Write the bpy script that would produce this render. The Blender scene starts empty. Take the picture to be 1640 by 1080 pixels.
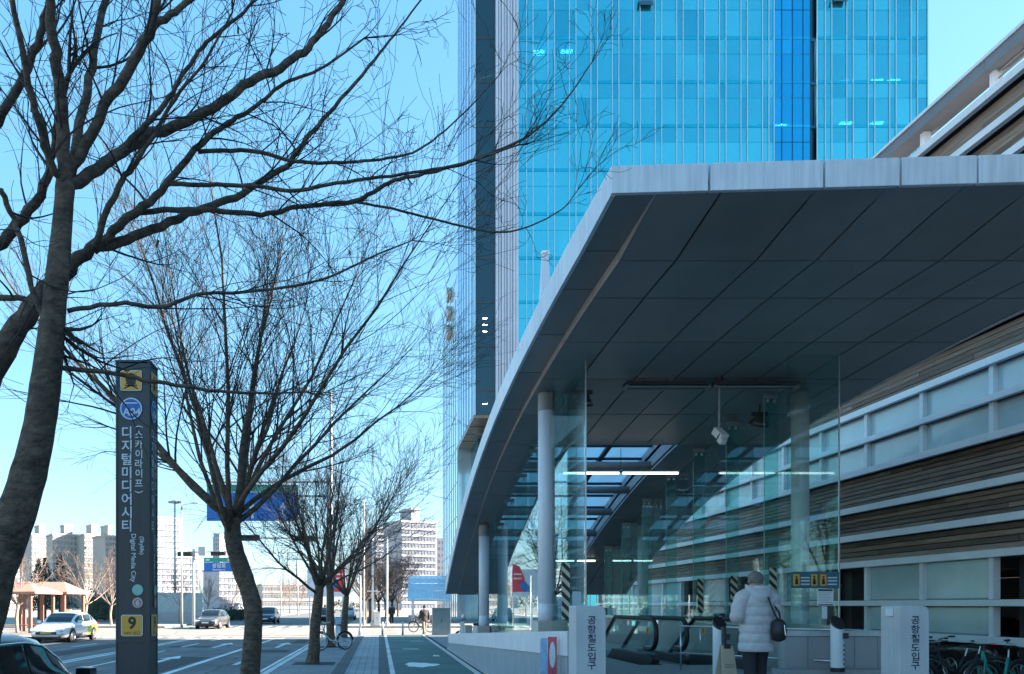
import bpy, bmesh, math, random
from mathutils import Vector, Matrix, Euler
R = math.radians
scene = bpy.context.scene
C = scene.collection

# ------------------------------------------------------------------ camera
FPX, CX, CY, CAMZ = 1232.0, 608.0, 969.0, 1.70      # focal length and vanishing point of the street
cam_d = bpy.data.cameras.new('camera'); cam = bpy.data.objects.new('camera', cam_d); C.objects.link(cam)
cam.location = (0, 0, CAMZ); cam.rotation_euler = (R(90), 0, 0)
cam_d.sensor_width = 36; cam_d.lens = 36 * FPX / 1640
cam_d.shift_x = (820 - CX) / 1640; cam_d.shift_y = (CY - 540) / 1640
cam_d.clip_start = 0.05; cam_d.clip_end = 3000
scene.camera = cam

# ------------------------------------------------------------------ sky and sun
SUN_AZ, SUN_EL = R(86), R(23.5)      # clockwise from +Y: low winter sun from the right, along the cross street
world = bpy.data.worlds.new('World'); scene.world = world; world.use_nodes = True
wn = world.node_tree; wn.nodes.clear()
sky = wn.nodes.new('ShaderNodeTexSky'); sky.sky_type = 'NISHITA'; sky.sun_disc = False
sky.sun_elevation = SUN_EL; sky.sun_rotation = SUN_AZ
sky.air_density = 1.0; sky.dust_density = 0.3; sky.ozone_density = 1.5; sky.altitude = 50
sep = wn.nodes.new('ShaderNodeSeparateColor'); com = wn.nodes.new('ShaderNodeCombineColor'); wn.links.new(sky.outputs[0], sep.inputs[0])
for ch, (power, gain) in enumerate(((.78, .325), (.53, .63), (.38, .93))):      # soft tone response of the sky, the same in every direction
    pw = wn.nodes.new('ShaderNodeMath'); pw.operation = 'POWER'; pw.inputs[1].default_value = power; ml = wn.nodes.new('ShaderNodeMath'); ml.operation = 'MULTIPLY'; ml.inputs[1].default_value = gain
    wn.links.new(sep.outputs[ch], pw.inputs[0]); wn.links.new(pw.outputs[0], ml.inputs[0]); wn.links.new(ml.outputs[0], com.inputs[ch])
bg = wn.nodes.new('ShaderNodeBackground'); bg.inputs[1].default_value = 0.15
wo = wn.nodes.new('ShaderNodeOutputWorld')
wn.links.new(com.outputs[0], bg.inputs[0]); wn.links.new(bg.outputs[0], wo.inputs[0])
sun_d = bpy.data.lights.new('sun', 'SUN'); sun_d.energy = 5.0; sun_d.angle = R(0.5); sun_d.color = (1, 0.90, 0.78)
sun = bpy.data.objects.new('sun', sun_d); C.objects.link(sun)
sdir = Vector((math.sin(SUN_AZ) * math.cos(SUN_EL), math.cos(SUN_AZ) * math.cos(SUN_EL), math.sin(SUN_EL)))
sun.rotation_euler = (-sdir).to_track_quat('-Z', 'Y').to_euler(); sun.location = (20, -30, 60)
vs = scene.view_settings; vs.view_transform = 'Standard'; vs.look = 'None'; vs.exposure = 2.6; vs.gamma = 1; vs.use_curve_mapping = False
scene.cycles.max_bounces = 8; scene.cycles.transparent_max_bounces = 24; scene.cycles.caustics_reflective = False
scene.cycles.caustics_refractive = False; scene.cycles.use_denoising = True
scene.cycles.sample_clamp_indirect = 6

# ------------------------------------------------------------------ helpers
def at(px, py, Y):
    return Vector(((px - CX) / FPX * Y, Y, CAMZ + (CY - py) / FPX * Y))

class MB:
    def __init__(s): s.v = []; s.f = []
    def add(s, vs_, fs):
        b = len(s.v); s.v += [tuple(v) for v in vs_]; s.f += [tuple(i + b for i in f) for f in fs]; return s
    def box(s, x0, y0, z0, x1, y1, z1):
        return s.add([(x0,y0,z0),(x1,y0,z0),(x1,y1,z0),(x0,y1,z0),(x0,y0,z1),(x1,y0,z1),(x1,y1,z1),(x0,y1,z1)],
                     [(0,3,2,1),(4,5,6,7),(0,1,5,4),(1,2,6,5),(2,3,7,6),(3,0,4,7)])
    def obox(s, c, size, rot=(0,0,0)):
        m = Euler(rot).to_matrix(); c = Vector(c); h = [k / 2 for k in size]
        vs_ = [c + m @ Vector((sx*h[0], sy*h[1], sz*h[2])) for sz in (-1,1) for sx, sy in ((-1,-1),(1,-1),(1,1),(-1,1))]
        return s.add(vs_, [(0,3,2,1),(4,5,6,7),(0,1,5,4),(1,2,6,5),(2,3,7,6),(3,0,4,7)])
    def tube(s, pts, r, n=8, cap=True, closed=False):
        pts = [Vector(p) for p in pts]; k = len(pts)
        rs = r if isinstance(r, (list, tuple)) else [r] * k
        up = None; vs_ = []
        for i, p in enumerate(pts):
            a = pts[i-1] if (i > 0 or closed) else p; b = pts[(i+1) % k] if (i < k-1 or closed) else p
            t = (b - a)
            if t.length < 1e-9: t = Vector((0,0,1))
            t.normalize()
            if up is None:
                up = Vector((0,0,1)) if abs(t.z) < .9 else Vector((1,0,0))
            u = t.cross(up)
            if u.length < 1e-5: u = t.cross(Vector((.3,.9,.1)))
            u.normalize(); w = u.cross(t); up = w
            for j in range(n):
                an = 2 * math.pi * j / n
                vs_.append(p + (u * math.cos(an) + w * math.sin(an)) * rs[i])
        fs = []
        for i in range(k if closed else k - 1):
            i2 = (i + 1) % k
            for j in range(n):
                j2 = (j + 1) % n
                fs.append((i*n+j, i*n+j2, i2*n+j2, i2*n+j))
        if cap and not closed:
            fs.append(tuple(range(n-1, -1, -1))); fs.append(tuple((k-1)*n + j for j in range(n)))
        return s.add(vs_, fs)
    def lathe(s, c, prof, n=16, rot=(0,0,0)):
        m = Euler(rot).to_matrix(); c = Vector(c); vs_ = []
        for r, z in prof:
            for j in range(n):
                a = 2*math.pi*j/n; vs_.append(c + m @ Vector((r*math.cos(a), r*math.sin(a), z)))
        fs = [(i*n+j, i*n+(j+1)%n, (i+1)*n+(j+1)%n, (i+1)*n+j) for i in range(len(prof)-1) for j in range(n)]
        fs.append(tuple(range(n-1,-1,-1))); fs.append(tuple((len(prof)-1)*n+j for j in range(n)))
        return s.add(vs_, fs)
    def prism(s, poly, f0, f1):
        """poly: list of 2D points, f0/f1 map (a,b) -> 3D for both caps"""
        n = len(poly); vs_ = [f0(*p) for p in poly] + [f1(*p) for p in poly]
        fs = [tuple(range(n-1,-1,-1)), tuple(range(n, 2*n))] + [(i, (i+1)%n, n+(i+1)%n, n+i) for i in range(n)]
        return s.add(vs_, fs)
    def grid(s, fn, nu, nv):
        vs_ = [fn(i/nu, j/nv) for i in range(nu+1) for j in range(nv+1)]
        return s.add(vs_, [(i*(nv+1)+j, (i+1)*(nv+1)+j, (i+1)*(nv+1)+j+1, i*(nv+1)+j+1) for i in range(nu) for j in range(nv)])
    def mesh(s, name, smooth=False, bevel=0, fix=True):
        me = bpy.data.meshes.new(name); me.from_pydata(s.v, [], s.f)
        if fix or bevel:
            bm = bmesh.new(); bm.from_mesh(me)
            if fix: bmesh.ops.recalc_face_normals(bm, faces=bm.faces)
            if bevel:
                bmesh.ops.bevel(bm, geom=[e for e in bm.edges if e.calc_face_angle(0) > .5], offset=bevel, segments=2, affect='EDGES', profile=.6, clamp_overlap=True)
            bm.to_mesh(me); bm.free()
        if smooth:
            me.polygons.foreach_set('use_smooth', [True] * len(me.polygons))
        me.update(); return me
    def build(s, name, mat, parent=None, smooth=False, bevel=0, fix=True, loc=None):
        return link(name, s.mesh(name, smooth, bevel, fix), mat, parent, loc)

def link(name, me, mat, parent=None, loc=None):
    if mat is not None and not me.materials: me.materials.append(mat)
    o = bpy.data.objects.new(name, me); C.objects.link(o)
    if parent is not None: o.parent = parent
    if loc is not None: o.location = loc
    return o
def tag(o, label, cat, group=None):
    o['label'] = label; o['category'] = cat
    if group: o['group'] = group
    return o
def thing(name, label, cat, loc=(0,0,0), rz=0, group=None):
    o = bpy.data.objects.new(name, None); C.objects.link(o); o.location = loc; o.rotation_euler = (0,0,rz)
    o.empty_display_size = .2
    return tag(o, label, cat, group)
def struct(name, mb, mat, **k):
    o = mb.build(name, mat, **k); o['kind'] = 'structure'; return o
def stuff(o): o['kind'] = 'stuff'; return o
def arc(c, r, a0, a1, n, ax='xz'):
    out = []
    for i in range(n+1):
        a = R(a0 + (a1-a0)*i/n); u, w = r*math.cos(a), r*math.sin(a)
        out.append((c[0]+u, c[1], c[2]+w) if ax == 'xz' else (c[0], c[1]+u, c[2]+w) if ax == 'yz' else (c[0]+u, c[1]+w, c[2]))
    return out

# ------------------------------------------------------------------ materials
def mat(name, col, rough=.6, metal=0, var=.12, scale=4, bump=0, bscale=None, streak=0, orand=0, spec=.5, coat=0, stretch=(1,1,1), warm=None, dirt=0):
    m = bpy.data.materials.new(name); m.use_nodes = True; nt = m.node_tree; N = nt.nodes; L = nt.links
    b = N['Principled BSDF']; b.inputs['Roughness'].default_value = rough; b.inputs['Metallic'].default_value = metal
    b.inputs['Specular IOR Level'].default_value = spec; b.inputs['Coat Weight'].default_value = coat
    tc = N.new('ShaderNodeTexCoord'); mp = N.new('ShaderNodeMapping'); mp.inputs['Scale'].default_value = stretch
    L.new(tc.outputs['Object'], mp.inputs[0])
    nz = N.new('ShaderNodeTexNoise'); nz.inputs['Scale'].default_value = scale; nz.inputs['Detail'].default_value = 6; nz.inputs['Roughness'].default_value = .65
    L.new(mp.outputs[0], nz.inputs['Vector'])
    cr = N.new('ShaderNodeValToRGB'); cr.color_ramp.elements[0].position = .28; cr.color_ramp.elements[1].position = .72
    lo = [max(0, c*(1-var)) for c in col]; hi = [min(1, c*(1+var)) for c in col]
    if warm: hi = list(warm)
    cr.color_ramp.elements[0].color = (*lo, 1); cr.color_ramp.elements[1].color = (*hi, 1)
    L.new(nz.outputs[0], cr.inputs[0]); out = cr.outputs[0]
    if streak:
        mp2 = N.new('ShaderNodeMapping'); mp2.inputs['Scale'].default_value = (9, 9, .55); L.new(tc.outputs['Object'], mp2.inputs[0])
        n2 = N.new('ShaderNodeTexNoise'); n2.inputs['Scale'].default_value = 2.2; n2.inputs['Detail'].default_value = 5; L.new(mp2.outputs[0], n2.inputs['Vector'])
        r2 = N.new('ShaderNodeValToRGB'); r2.color_ramp.elements[0].position = .38; r2.color_ramp.elements[1].position = .62
        k = 1 - streak; r2.color_ramp.elements[0].color = (k, k, k, 1); r2.color_ramp.elements[1].color = (1, 1, 1, 1); L.new(n2.outputs[0], r2.inputs[0])
        mx = N.new('ShaderNodeMix'); mx.data_type = 'RGBA'; mx.blend_type = 'MULTIPLY'; mx.inputs[0].default_value = 1
        L.new(out, mx.inputs[6]); L.new(r2.outputs[0], mx.inputs[7]); out = mx.outputs[2]
    if dirt:
        n3 = N.new('ShaderNodeTexNoise'); n3.inputs['Scale'].default_value = .55; n3.inputs['Detail'].default_value = 8; L.new(tc.outputs['Object'], n3.inputs['Vector'])
        r3 = N.new('ShaderNodeValToRGB'); r3.color_ramp.elements[0].position = .35; r3.color_ramp.elements[1].position = .65
        k = 1 - dirt; r3.color_ramp.elements[0].color = (k, k, k, 1); r3.color_ramp.elements[1].color = (1, 1, 1, 1); L.new(n3.outputs[0], r3.inputs[0])
        mx = N.new('ShaderNodeMix'); mx.data_type = 'RGBA'; mx.blend_type = 'MULTIPLY'; mx.inputs[0].default_value = 1
        L.new(out, mx.inputs[6]); L.new(r3.outputs[0], mx.inputs[7]); out = mx.outputs[2]
    if orand:
        oi = N.new('ShaderNodeObjectInfo'); mr = N.new('ShaderNodeMapRange'); mr.inputs[3].default_value = 1-orand; mr.inputs[4].default_value = 1+orand
        L.new(oi.outputs['Random'], mr.inputs[0]); hs = N.new('ShaderNodeHueSaturation'); L.new(mr.outputs[0], hs.inputs['Value']); L.new(out, hs.inputs['Color']); out = hs.outputs[0]
    L.new(out, b.inputs['Base Color'])
    if bump:
        nb = N.new('ShaderNodeTexNoise'); nb.inputs['Scale'].default_value = bscale or scale*6; nb.inputs['Detail'].default_value = 4; L.new(mp.outputs[0], nb.inputs['Vector'])
        bp = N.new('ShaderNodeBump'); bp.inputs['Strength'].default_value = bump; bp.inputs['Distance'].default_value = .02
        L.new(nb.outputs[0], bp.inputs['Height']); L.new(bp.outputs[0], b.inputs['Normal'])
    return m
def glassmat(name, tcol=(.80,.93,.91), gcol=(.9,1,1), rough=.0, ior=1.5, minrefl=.0, body=None, bodyfac=0):
    m = bpy.data.materials.new(name); m.use_nodes = True; nt = m.node_tree; N = nt.nodes; L = nt.links; N.clear()
    o = N.new('ShaderNodeOutputMaterial'); t = N.new('ShaderNodeBsdfTransparent'); t.inputs[0].default_value = (*tcol, 1)
    g = N.new('ShaderNodeBsdfGlossy'); g.inputs[0].default_value = (*gcol, 1); g.inputs[1].default_value = rough
    ge = N.new('ShaderNodeNewGeometry'); dp = N.new('ShaderNodeVectorMath'); dp.operation = 'DOT_PRODUCT'; L.new(ge.outputs['Normal'], dp.inputs[0]); L.new(ge.outputs['Incoming'], dp.inputs[1])
    ab = N.new('ShaderNodeMath'); ab.operation = 'ABSOLUTE'; L.new(dp.outputs['Value'], ab.inputs[0])
    om = N.new('ShaderNodeMath'); om.operation = 'SUBTRACT'; om.inputs[0].default_value = 1; L.new(ab.outputs[0], om.inputs[1])
    pw = N.new('ShaderNodeMath'); pw.operation = 'POWER'; pw.inputs[1].default_value = 5; L.new(om.outputs[0], pw.inputs[0])
    f = N.new('ShaderNodeMath'); f.operation = 'MULTIPLY_ADD'; f.inputs[1].default_value = .955; f.inputs[2].default_value = .035; L.new(pw.outputs[0], f.inputs[0])
    x = N.new('ShaderNodeMixShader'); base = t.outputs[0]
    if body:
        d = N.new('ShaderNodeBsdfDiffuse'); d.inputs[0].default_value = (*body, 1); y = N.new('ShaderNodeMixShader'); y.inputs[0].default_value = bodyfac
        L.new(t.outputs[0], y.inputs[1]); L.new(d.outputs[0], y.inputs[2]); base = y.outputs[0]
    if minrefl:
        mr = N.new('ShaderNodeMapRange'); mr.inputs[3].default_value = minrefl; L.new(f.outputs[0], mr.inputs[0]); L.new(mr.outputs[0], x.inputs[0])
    else: L.new(f.outputs[0], x.inputs[0])
    L.new(base, x.inputs[1]); L.new(g.outputs[0], x.inputs[2]); L.new(x.outputs[0], o.inputs[0]); return m
def emis(name, col, s):
    m = bpy.data.materials.new(name); m.use_nodes = True; b = m.node_tree.nodes['Principled BSDF']
    b.inputs['Base Color'].default_value = (*col, 1); b.inputs['Emission Color'].default_value = (*col, 1); b.inputs['Emission Strength'].default_value = s; return m

M = {}
M['soffit'] = mat('soffit panel paint', (.285,.275,.27), .36, .0, .10, 1.2, orand=.08, dirt=.16)
M['soffit_dark'] = mat('dark void', (.035,.04,.045), .8, 0, .1)
M['cove'] = mat('cove panel', (.45,.44,.43), .5, 0, .10, 2, orand=.05, streak=.12)
M['fascia'] = mat('fascia aluminium', (.82,.81,.85), .42, .15, .05, 3, streak=.15, orand=.05, dirt=.10)
M['roofing'] = mat('roof sheet', (.38,.40,.43), .5, .3, .1, 2)
M['column'] = mat('painted column', (.78,.78,.83), .45, 0, .04, 2, streak=.06)
M['steel'] = mat('stainless steel', (.62,.63,.64), .28, 1, .05, 6)
M['dsteel'] = mat('dark steel', (.06,.065,.07), .5, .4, .15, 6)
M['gsteel'] = mat('grey steel', (.30,.32,.34), .5, .3, .1, 6)
M['black'] = mat('black rubber', (.015,.015,.017), .5, 0, .1)
M['granite'] = mat('grey granite', (.42,.42,.43), .65, 0, .22, 60, bump=.1, bscale=120, dirt=.18, orand=.04)
M['granite_w'] = mat('pale granite', (.70,.69,.71), .6, 0, .16, 90, bump=.15, bscale=140, dirt=.30, streak=.08)
M['coping'] = mat('white coping', (.80,.80,.84), .55, 0, .06, 3, streak=.12, dirt=.08)
M['ribglass'] = mat('ribbed channel panel', (.42,.47,.52), .3, 0, .10, 3, streak=.2)
M['beige'] = mat('beige stone', (.52,.47,.43), .7, 0, .1, 20, bump=.1)
M['floor'] = mat('entrance floor granite', (.36,.36,.36), .45, 0, .2, 30)
M['glass'] = glassmat('clear glass', (.90,.965,.955), (.85,.97,1.0), 0, 1.5)
M['glass_fin'] = glassmat('green edged fin glass', (.66,.88,.85), (.85,.97,1.0))
M['glass_edge'] = mat('glass edge', (.20,.42,.40), .15, 0, .05)
M['wood'] = mat('weathered timber', (.175,.108,.078), .75, 0, .5, 4, bump=.35, bscale=18, stretch=(8,.45,22), orand=.42, warm=(.37,.27,.205))
M['rail'] = mat('white painted rail', (.78,.79,.82), .5, 0, .07, 2, dirt=.15)
M['window_t'] = mat('frosted teal pane', (.44,.56,.58), .16, 0, .12, .8, spec=.8, orand=.10)
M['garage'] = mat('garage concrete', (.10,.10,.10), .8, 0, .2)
M['tower_fin'] = mat('white fin', (.36,.58,.72), .4, .1, .05, .3)
M['tower_rib'] = mat('ribbed cladding', (.47,.54,.64), .45, .1, .10, .25, orand=.05)
M['tower_rib2'] = mat('ribbed cladding groove', (.26,.29,.37), .5, .1, .10, .25)
M['tower_dark'] = mat('dark curtain glass', (.008,.045,.075), .06, 0, .2, .1, spec=.6)
M['tower_core'] = mat('tower interior', (.01,.12,.22), .9, 0, .2, .2)
M['tube_on'] = emis('lit tube', (.92,1,.98), .75)
M['office_light'] = emis('office light', (.95,1,.95), 10)
M['white'] = mat('white paint', (.75,.76,.78), .5, 0, .05)
M['roadline'] = mat('road paint', (.78,.78,.78), .7, 0, .15, 8, dirt=.35)
M['asphalt'] = mat('asphalt', (.185,.187,.190), .85, 0, .2, 30, bump=.25, bscale=150, dirt=.35)
M['asphalt_lit'] = mat('sunlit worn asphalt', (.30,.27,.24), .85, 0, .12, 20, bump=.2, bscale=120, dirt=.12)  # sunlight on the crossing is partly put into this paler, warmer colour
M['ground'] = mat('pale paving ground', (.26,.245,.23), .85, 0, .15, .4, dirt=.2)
M['kerb'] = mat('kerb granite', (.58,.58,.58), .7, 0, .15, 30, orand=.08)
M['bikelane'] = mat('green bike lane', (.095,.185,.175), .8, 0, .16, 12, bump=.2, bscale=120, dirt=.3)
M['gravel'] = mat('dark gravel', (.06,.06,.06), .9, 0, .5, 60, bump=.6, bscale=70)
M['bark'] = mat('bark', (.085,.058,.042), .9, 0, .55, 11, bump=1.0, bscale=26, stretch=(1,1,1.5), warm=(.26,.18,.13), dirt=.45)
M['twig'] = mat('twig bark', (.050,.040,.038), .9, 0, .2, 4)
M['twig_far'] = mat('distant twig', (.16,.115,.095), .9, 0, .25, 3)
M['signbody'] = mat('sign pillar metal', (.05,.058,.066), .38, .2, .12, 4, dirt=.3, streak=.15)
M['text_w'] = mat('white lettering', (.62,.66,.70), .5, 0, .03)
M['text_k'] = mat('black lettering', (.02,.02,.02), .5, 0, .03)
M['text_n'] = mat('navy engraved lettering', (.045,.055,.10), .6, 0, .05)
M['yellow'] = mat('yellow sign', (.74,.37,.05), .45, 0, .06)
M['blue'] = mat('blue sign', (.008,.13,.46), .4, 0, .06)
M['green'] = mat('green sign', (.02,.28,.20), .4, 0, .06)
M['mint'] = mat('mint disc', (.28,.55,.48), .5, 0, .04)
M['pinkd'] = mat('dusty pink disc', (.45,.20,.20), .5, 0, .04)
M['red'] = mat('red banner', (.55,.03,.06), .5, 0, .08)

# ================================================================== GROUND
def pavemat(name, c1, c2, mortar, bw, bh, rot=0, rough=.8):
    m = bpy.data.materials.new(name); m.use_nodes = True; nt = m.node_tree; N = nt.nodes; L = nt.links
    b = N['Principled BSDF']; b.inputs['Roughness'].default_value = rough
    tc = N.new('ShaderNodeTexCoord'); mp = N.new('ShaderNodeMapping'); mp.inputs['Rotation'].default_value = (0, 0, rot); L.new(tc.outputs['Object'], mp.inputs[0])
    br = N.new('ShaderNodeTexBrick'); br.inputs['Scale'].default_value = 1; br.inputs['Brick Width'].default_value = bw; br.inputs['Row Height'].default_value = bh
    br.inputs['Mortar Size'].default_value = .012; br.inputs['Color1'].default_value = (*c1, 1); br.inputs['Color2'].default_value = (*c2, 1); br.inputs['Mortar'].default_value = (*mortar, 1)
    L.new(mp.outputs[0], br.inputs['Vector'])
    nz = N.new('ShaderNodeTexNoise'); nz.inputs['Scale'].default_value = .8; nz.inputs['Detail'].default_value = 8; L.new(tc.outputs['Object'], nz.inputs['Vector'])
    r = N.new('ShaderNodeValToRGB'); r.color_ramp.elements[0].position = .3; r.color_ramp.elements[1].position = .7
    r.color_ramp.elements[0].color = (.72,.72,.72,1); r.color_ramp.elements[1].color = (1,1,1,1); L.new(nz.outputs[0], r.inputs[0])
    mx = N.new('ShaderNodeMix'); mx.data_type = 'RGBA'; mx.blend_type = 'MULTIPLY'; mx.inputs[0].default_value = 1
    L.new(br.outputs[0], mx.inputs[6]); L.new(r.outputs[0], mx.inputs[7]); L.new(mx.outputs[2], b.inputs['Base Color'])
    bp = N.new('ShaderNodeBump'); bp.inputs['Strength'].default_value = .4; bp.inputs['Distance'].default_value = .004; L.new(br.outputs['Fac'], bp.inputs['Height']); bp.invert = True
    L.new(bp.outputs[0], b.inputs['Normal']); return m
M['pave'] = pavemat('block paving', (.36,.37,.38), (.29,.295,.305), (.17,.17,.17), .2, .1)
M['pave_l'] = pavemat('pale block paving', (.45,.46,.48), (.37,.38,.395), (.23,.23,.23), .2, .2, R(90))
M['pave_d'] = pavemat('slate block paving', (.13,.145,.155), (.11,.12,.13), (.08,.08,.08), .3, .3)
M['pave_far'] = pavemat('pale pavement', (.40,.36,.32), (.35,.31,.28), (.2,.19,.17), .3, .3)  # pale warm tone carries part of the sunlight on these pavements

def sheet(name, x0, y0, x1, y1, z, m):
    return struct(name, MB().add([(x0,y0,z),(x1,y0,z),(x1,y1,z),(x0,y1,z)], [(0,1,2,3)]), m, fix=False)
sheet('ground', -1500, -800, 1500, 2500, -.150, M['ground'])
sheet('road', -16.9, -60, -2.9, 400, -.128, M['asphalt'])
sheet('cross_road', -200, 43.6, 200, 61, -.124, M['asphalt_lit'])
sw = struct('sidewalk', MB().box(-2.74, -40, -.2, 14, 43.3, 0), M['pave'])
struct('far_sidewalk', MB().box(-2.74, 61.3, -.2, 40, 400, 0), M['pave_far'])
struct('opposite_sidewalk', MB().box(-60, -40, -.2, -17.1, 43.3, -.002), M['pave_far'])
struct('opposite_far_sidewalk', MB().box(-90, 61.3, -.2, -17.1, 400, -.002), M['pave_far'])
sheet('paving_strip', -1.20, -40, -.86, 43.3, .004, M['pave_d'])
sheet('paving_band', -.86, -40, -.03, 43.3, .004, M['pave_l'])
sheet('slate_strip', -.03, -40, .26, 43.3, .004, M['pave_d'])
sheet('lane_line', .26, -40, .385, 43.3, .008, M['roadline'])
sheet('bike_lane', .385, -40, 2.36, 43.3, .004, M['bikelane'])
struct('lane_edge_kerb', MB().box(2.36, -40, -.1, 2.47, 43.3, .03), M['kerb'])
sheet('gravel_strip', 2.47, 9.5, 2.66, 43.3, .006, M['gravel'])
kme = MB().box(-.09, -.495, -.2, .09, .495, .012).mesh('kerb_stone', bevel=.012)
for i in range(-3, 44):
    link('kerb_stone', kme, M['kerb'], sw, (-2.83, i + .0, 0))
kme2 = MB().box(-.495, -.09, -.2, .495, .09, .012).mesh('kerb_stone', bevel=.012)
for i in range(14):
    link('kerb_stone', kme2, M['kerb'], sw, (-2.3 + i, 43.4, 0))
rnd = random.Random(4)
# painted lines and arrows on the road
def line(name, x0, x1, y0, y1, z=-.120): return sheet(name, x0, y0, x1, y1, z, M['roadline'])
line('edge_line', -3.32, -3.20, -10, 40)
line('lane_marking', -5.75, -5.55, -10, 41)
for k in range(9): line('lane_dash', -8.60, -8.46, -6 + k*5.6, -3 + k*5.6)
line('centre_line', -10.3, -10.15, -10, 42); line('centre_line', -10.02, -9.87, -10, 42)
line('stop_line', -9.6, -3.3, 41.2, 41.7, -.117)
for k in range(9): line('lane_dash', -13.4, -13.26, -6 + k*5.6, -3 + k*5.6)
for xc in (-4.4, -7.1):
    for yc in (25.5, 35.0):
        struct('arrow_marking', MB().add([(xc-.09,yc-2.2,-.119),(xc+.09,yc-2.2,-.119),(xc+.09,yc+.5,-.119),(xc+.34,yc+.5,-.119),(xc,yc+2,-.119),(xc-.34,yc+.5,-.119),(xc-.09,yc+.5,-.119)], [(0,1,2,3,4,5,6)]), M['roadline'], fix=False)
for k in range(12): line('crossing_bar', -16.2 + k*1.1, -15.7 + k*1.1, 62.2, 66.0)
for k in range(10): line('crossing_bar', -2.4 + k*.9 - 13.8, -1.95 + k*.9 - 13.8, 42.2, 43.4, -.116)
# worn white marking on the bike lane
bm_pts = []
for i in range(28):
    a = 2*math.pi*i/28; rr = 1 + .16*math.sin(3*a+1) + .10*math.sin(7*a) + rnd.uniform(-.07,.07)
    bm_pts.append((1.17 + .47*rr*math.cos(a), 21.7 + .95*rr*math.sin(a)*(.75 if math.sin(a) < 0 else .9), .0085))
struct('bike_lane_marking', MB().add(bm_pts, [tuple(range(28))]), mat('bright road paint', (.86,.87,.88), .7, 0, .05, 4), fix=False)
struct('bike_lane_marking', MB().add([(1.75,25.3,.0085),(1.98,25.2,.0085),(2.0,25.9,.0085),(1.82,26.1,.0085)], [(0,1,2,3)]), M['roadline'], fix=False)

# ================================================================== STATION ENTRANCE CANOPY
XL, XR = 2.66, 9.72
def z_o(Y):
    return 6.30 - .00411*max(0, Y-10)**2.29 + (.04*(10-Y)/1.3 if Y < 10 else 0)
def step(Y):
    if Y < 8.75: return 0.0
    if Y < 10: return .13*(Y-8.75)/1.25
    if Y < 14: return .13
    return max(.03, .13 - (Y-14)*.008)
def z_m(Y): return z_o(Y) - step(Y)
def z_top(Y): return z_o(Y) + (.41 if Y >= 10.4 else .305 + .105*max(0, Y-8.7)/1.7)
def yf(X): return 8.70 - (X - 2.66)*.052
XS = [3.12, 3.85, 4.89, 5.67, 6.50, 7.28, 8.10, 8.90, 9.70]
YS = [8.70, 10.0, 11.2, 12.95, 14.75, 16.8, 18.8, 20.7, 22.5, 24.2, 25.9, 27.5, 29.1, 30.56]
SK = (3.85, 7.28, 18.8, 27.5)      # skylight opening in the soffit
canopy = thing('entrance_canopy', 'curved station entrance canopy with dark panelled soffit and pale aluminium fascia', 'canopy', (0,0,0))
def patch(mb, x0, x1, y0, y1, zb, zt, n=3, front=False):
    """curved slab between two heights that follow the arch"""
    vs_ = []
    for i in range(n+1):
        t = i/n
        for x in (x0, x1):
            ya = (yf(x) + (y0 - YS[0])) if front else y0
            y = ya + (y1-ya)*t
            vs_.append((x, y, zb(y))); vs_.append((x, y, zt(y)))
    fs = []
    for i in range(n):
        a = i*4; b = a+4
        fs += [(a, b, b+2, a+2), (a+1, a+3, b+3, b+1), (a, a+1, b+1, b), (a+2, b+2, b+3, a+3)]
    e = n*4
    fs += [(0, 2, 3, 1), (e, e+1, e+3, e+2)]
    return mb.add(vs_, fs)
G = .015
for r in range(len(YS)-1):
    ya, yb = YS[r] + (G if r else .03), YS[r+1] - G
    for c in range(len(XS)-1):
        xa, xb = XS[c] + G, XS[c+1] - G
        if r >= 6 and r < 11 and XS[c] >= SK[0]-.01 and XS[c+1] <= SK[1]+.01: continue
        dz = rnd.uniform(-.004, .004)
        patch(MB(), xa, xb, ya, yb, lambda y: z_m(y)+dz, lambda y: z_m(y)+.03, 3, r == 0).build('soffit_panel', M['soffit'], canopy)
    patch(MB(), XL+.012, 3.12-.004, ya, yb, z_o, lambda y: z_o(y)+.03, 3, r == 0).build('soffit_panel', M['soffit'], canopy)
    patch(MB(), 3.110, 3.128, ya, yb, z_m, lambda y: z_o(y)+.02, 3, r == 0).build('cove_panel', M['cove'], canopy)
    # side fascia panels, left and right
    patch(MB(), XL-.05, XL, ya-G+.006 if r else ya-.03, yb+G-.006, lambda y: z_o(y)-.015, z_top, 3, r == 0).build('fascia_panel', M['fascia'], canopy)
    patch(MB(), XR, XR+.05, ya, yb, lambda y: z_m(y)-.015, z_top, 3, r == 0).build('fascia_panel', M['fascia'], canopy)
# front fascia panels
fx = [XL-.05, 3.69, 4.94, 5.76, 6.58, 7.42, 8.25, 9.05, XR+.05]
for i in range(len(fx)-1):
    a, b = fx[i]+.012, fx[i+1]-.012
    if i == 0: a = fx[0] + .002
    vs_ = []
    for x in (a, b):
        for y, z in ((yf(x)-.04, z_o(8.7)-.004), (yf(x)+.02, z_o(8.7)-.004), (yf(x)+.02, z_top(8.7)), (yf(x)-.04, z_top(8.7))): vs_.append((x, y, z))
    MB().add(vs_, [(0,1,2,3),(4,7,6,5),(0,4,5,1),(1,5,6,2),(2,6,7,3),(3,7,4,0)]).build('fascia_panel', M['fascia'], canopy, bevel=.006)
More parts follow.
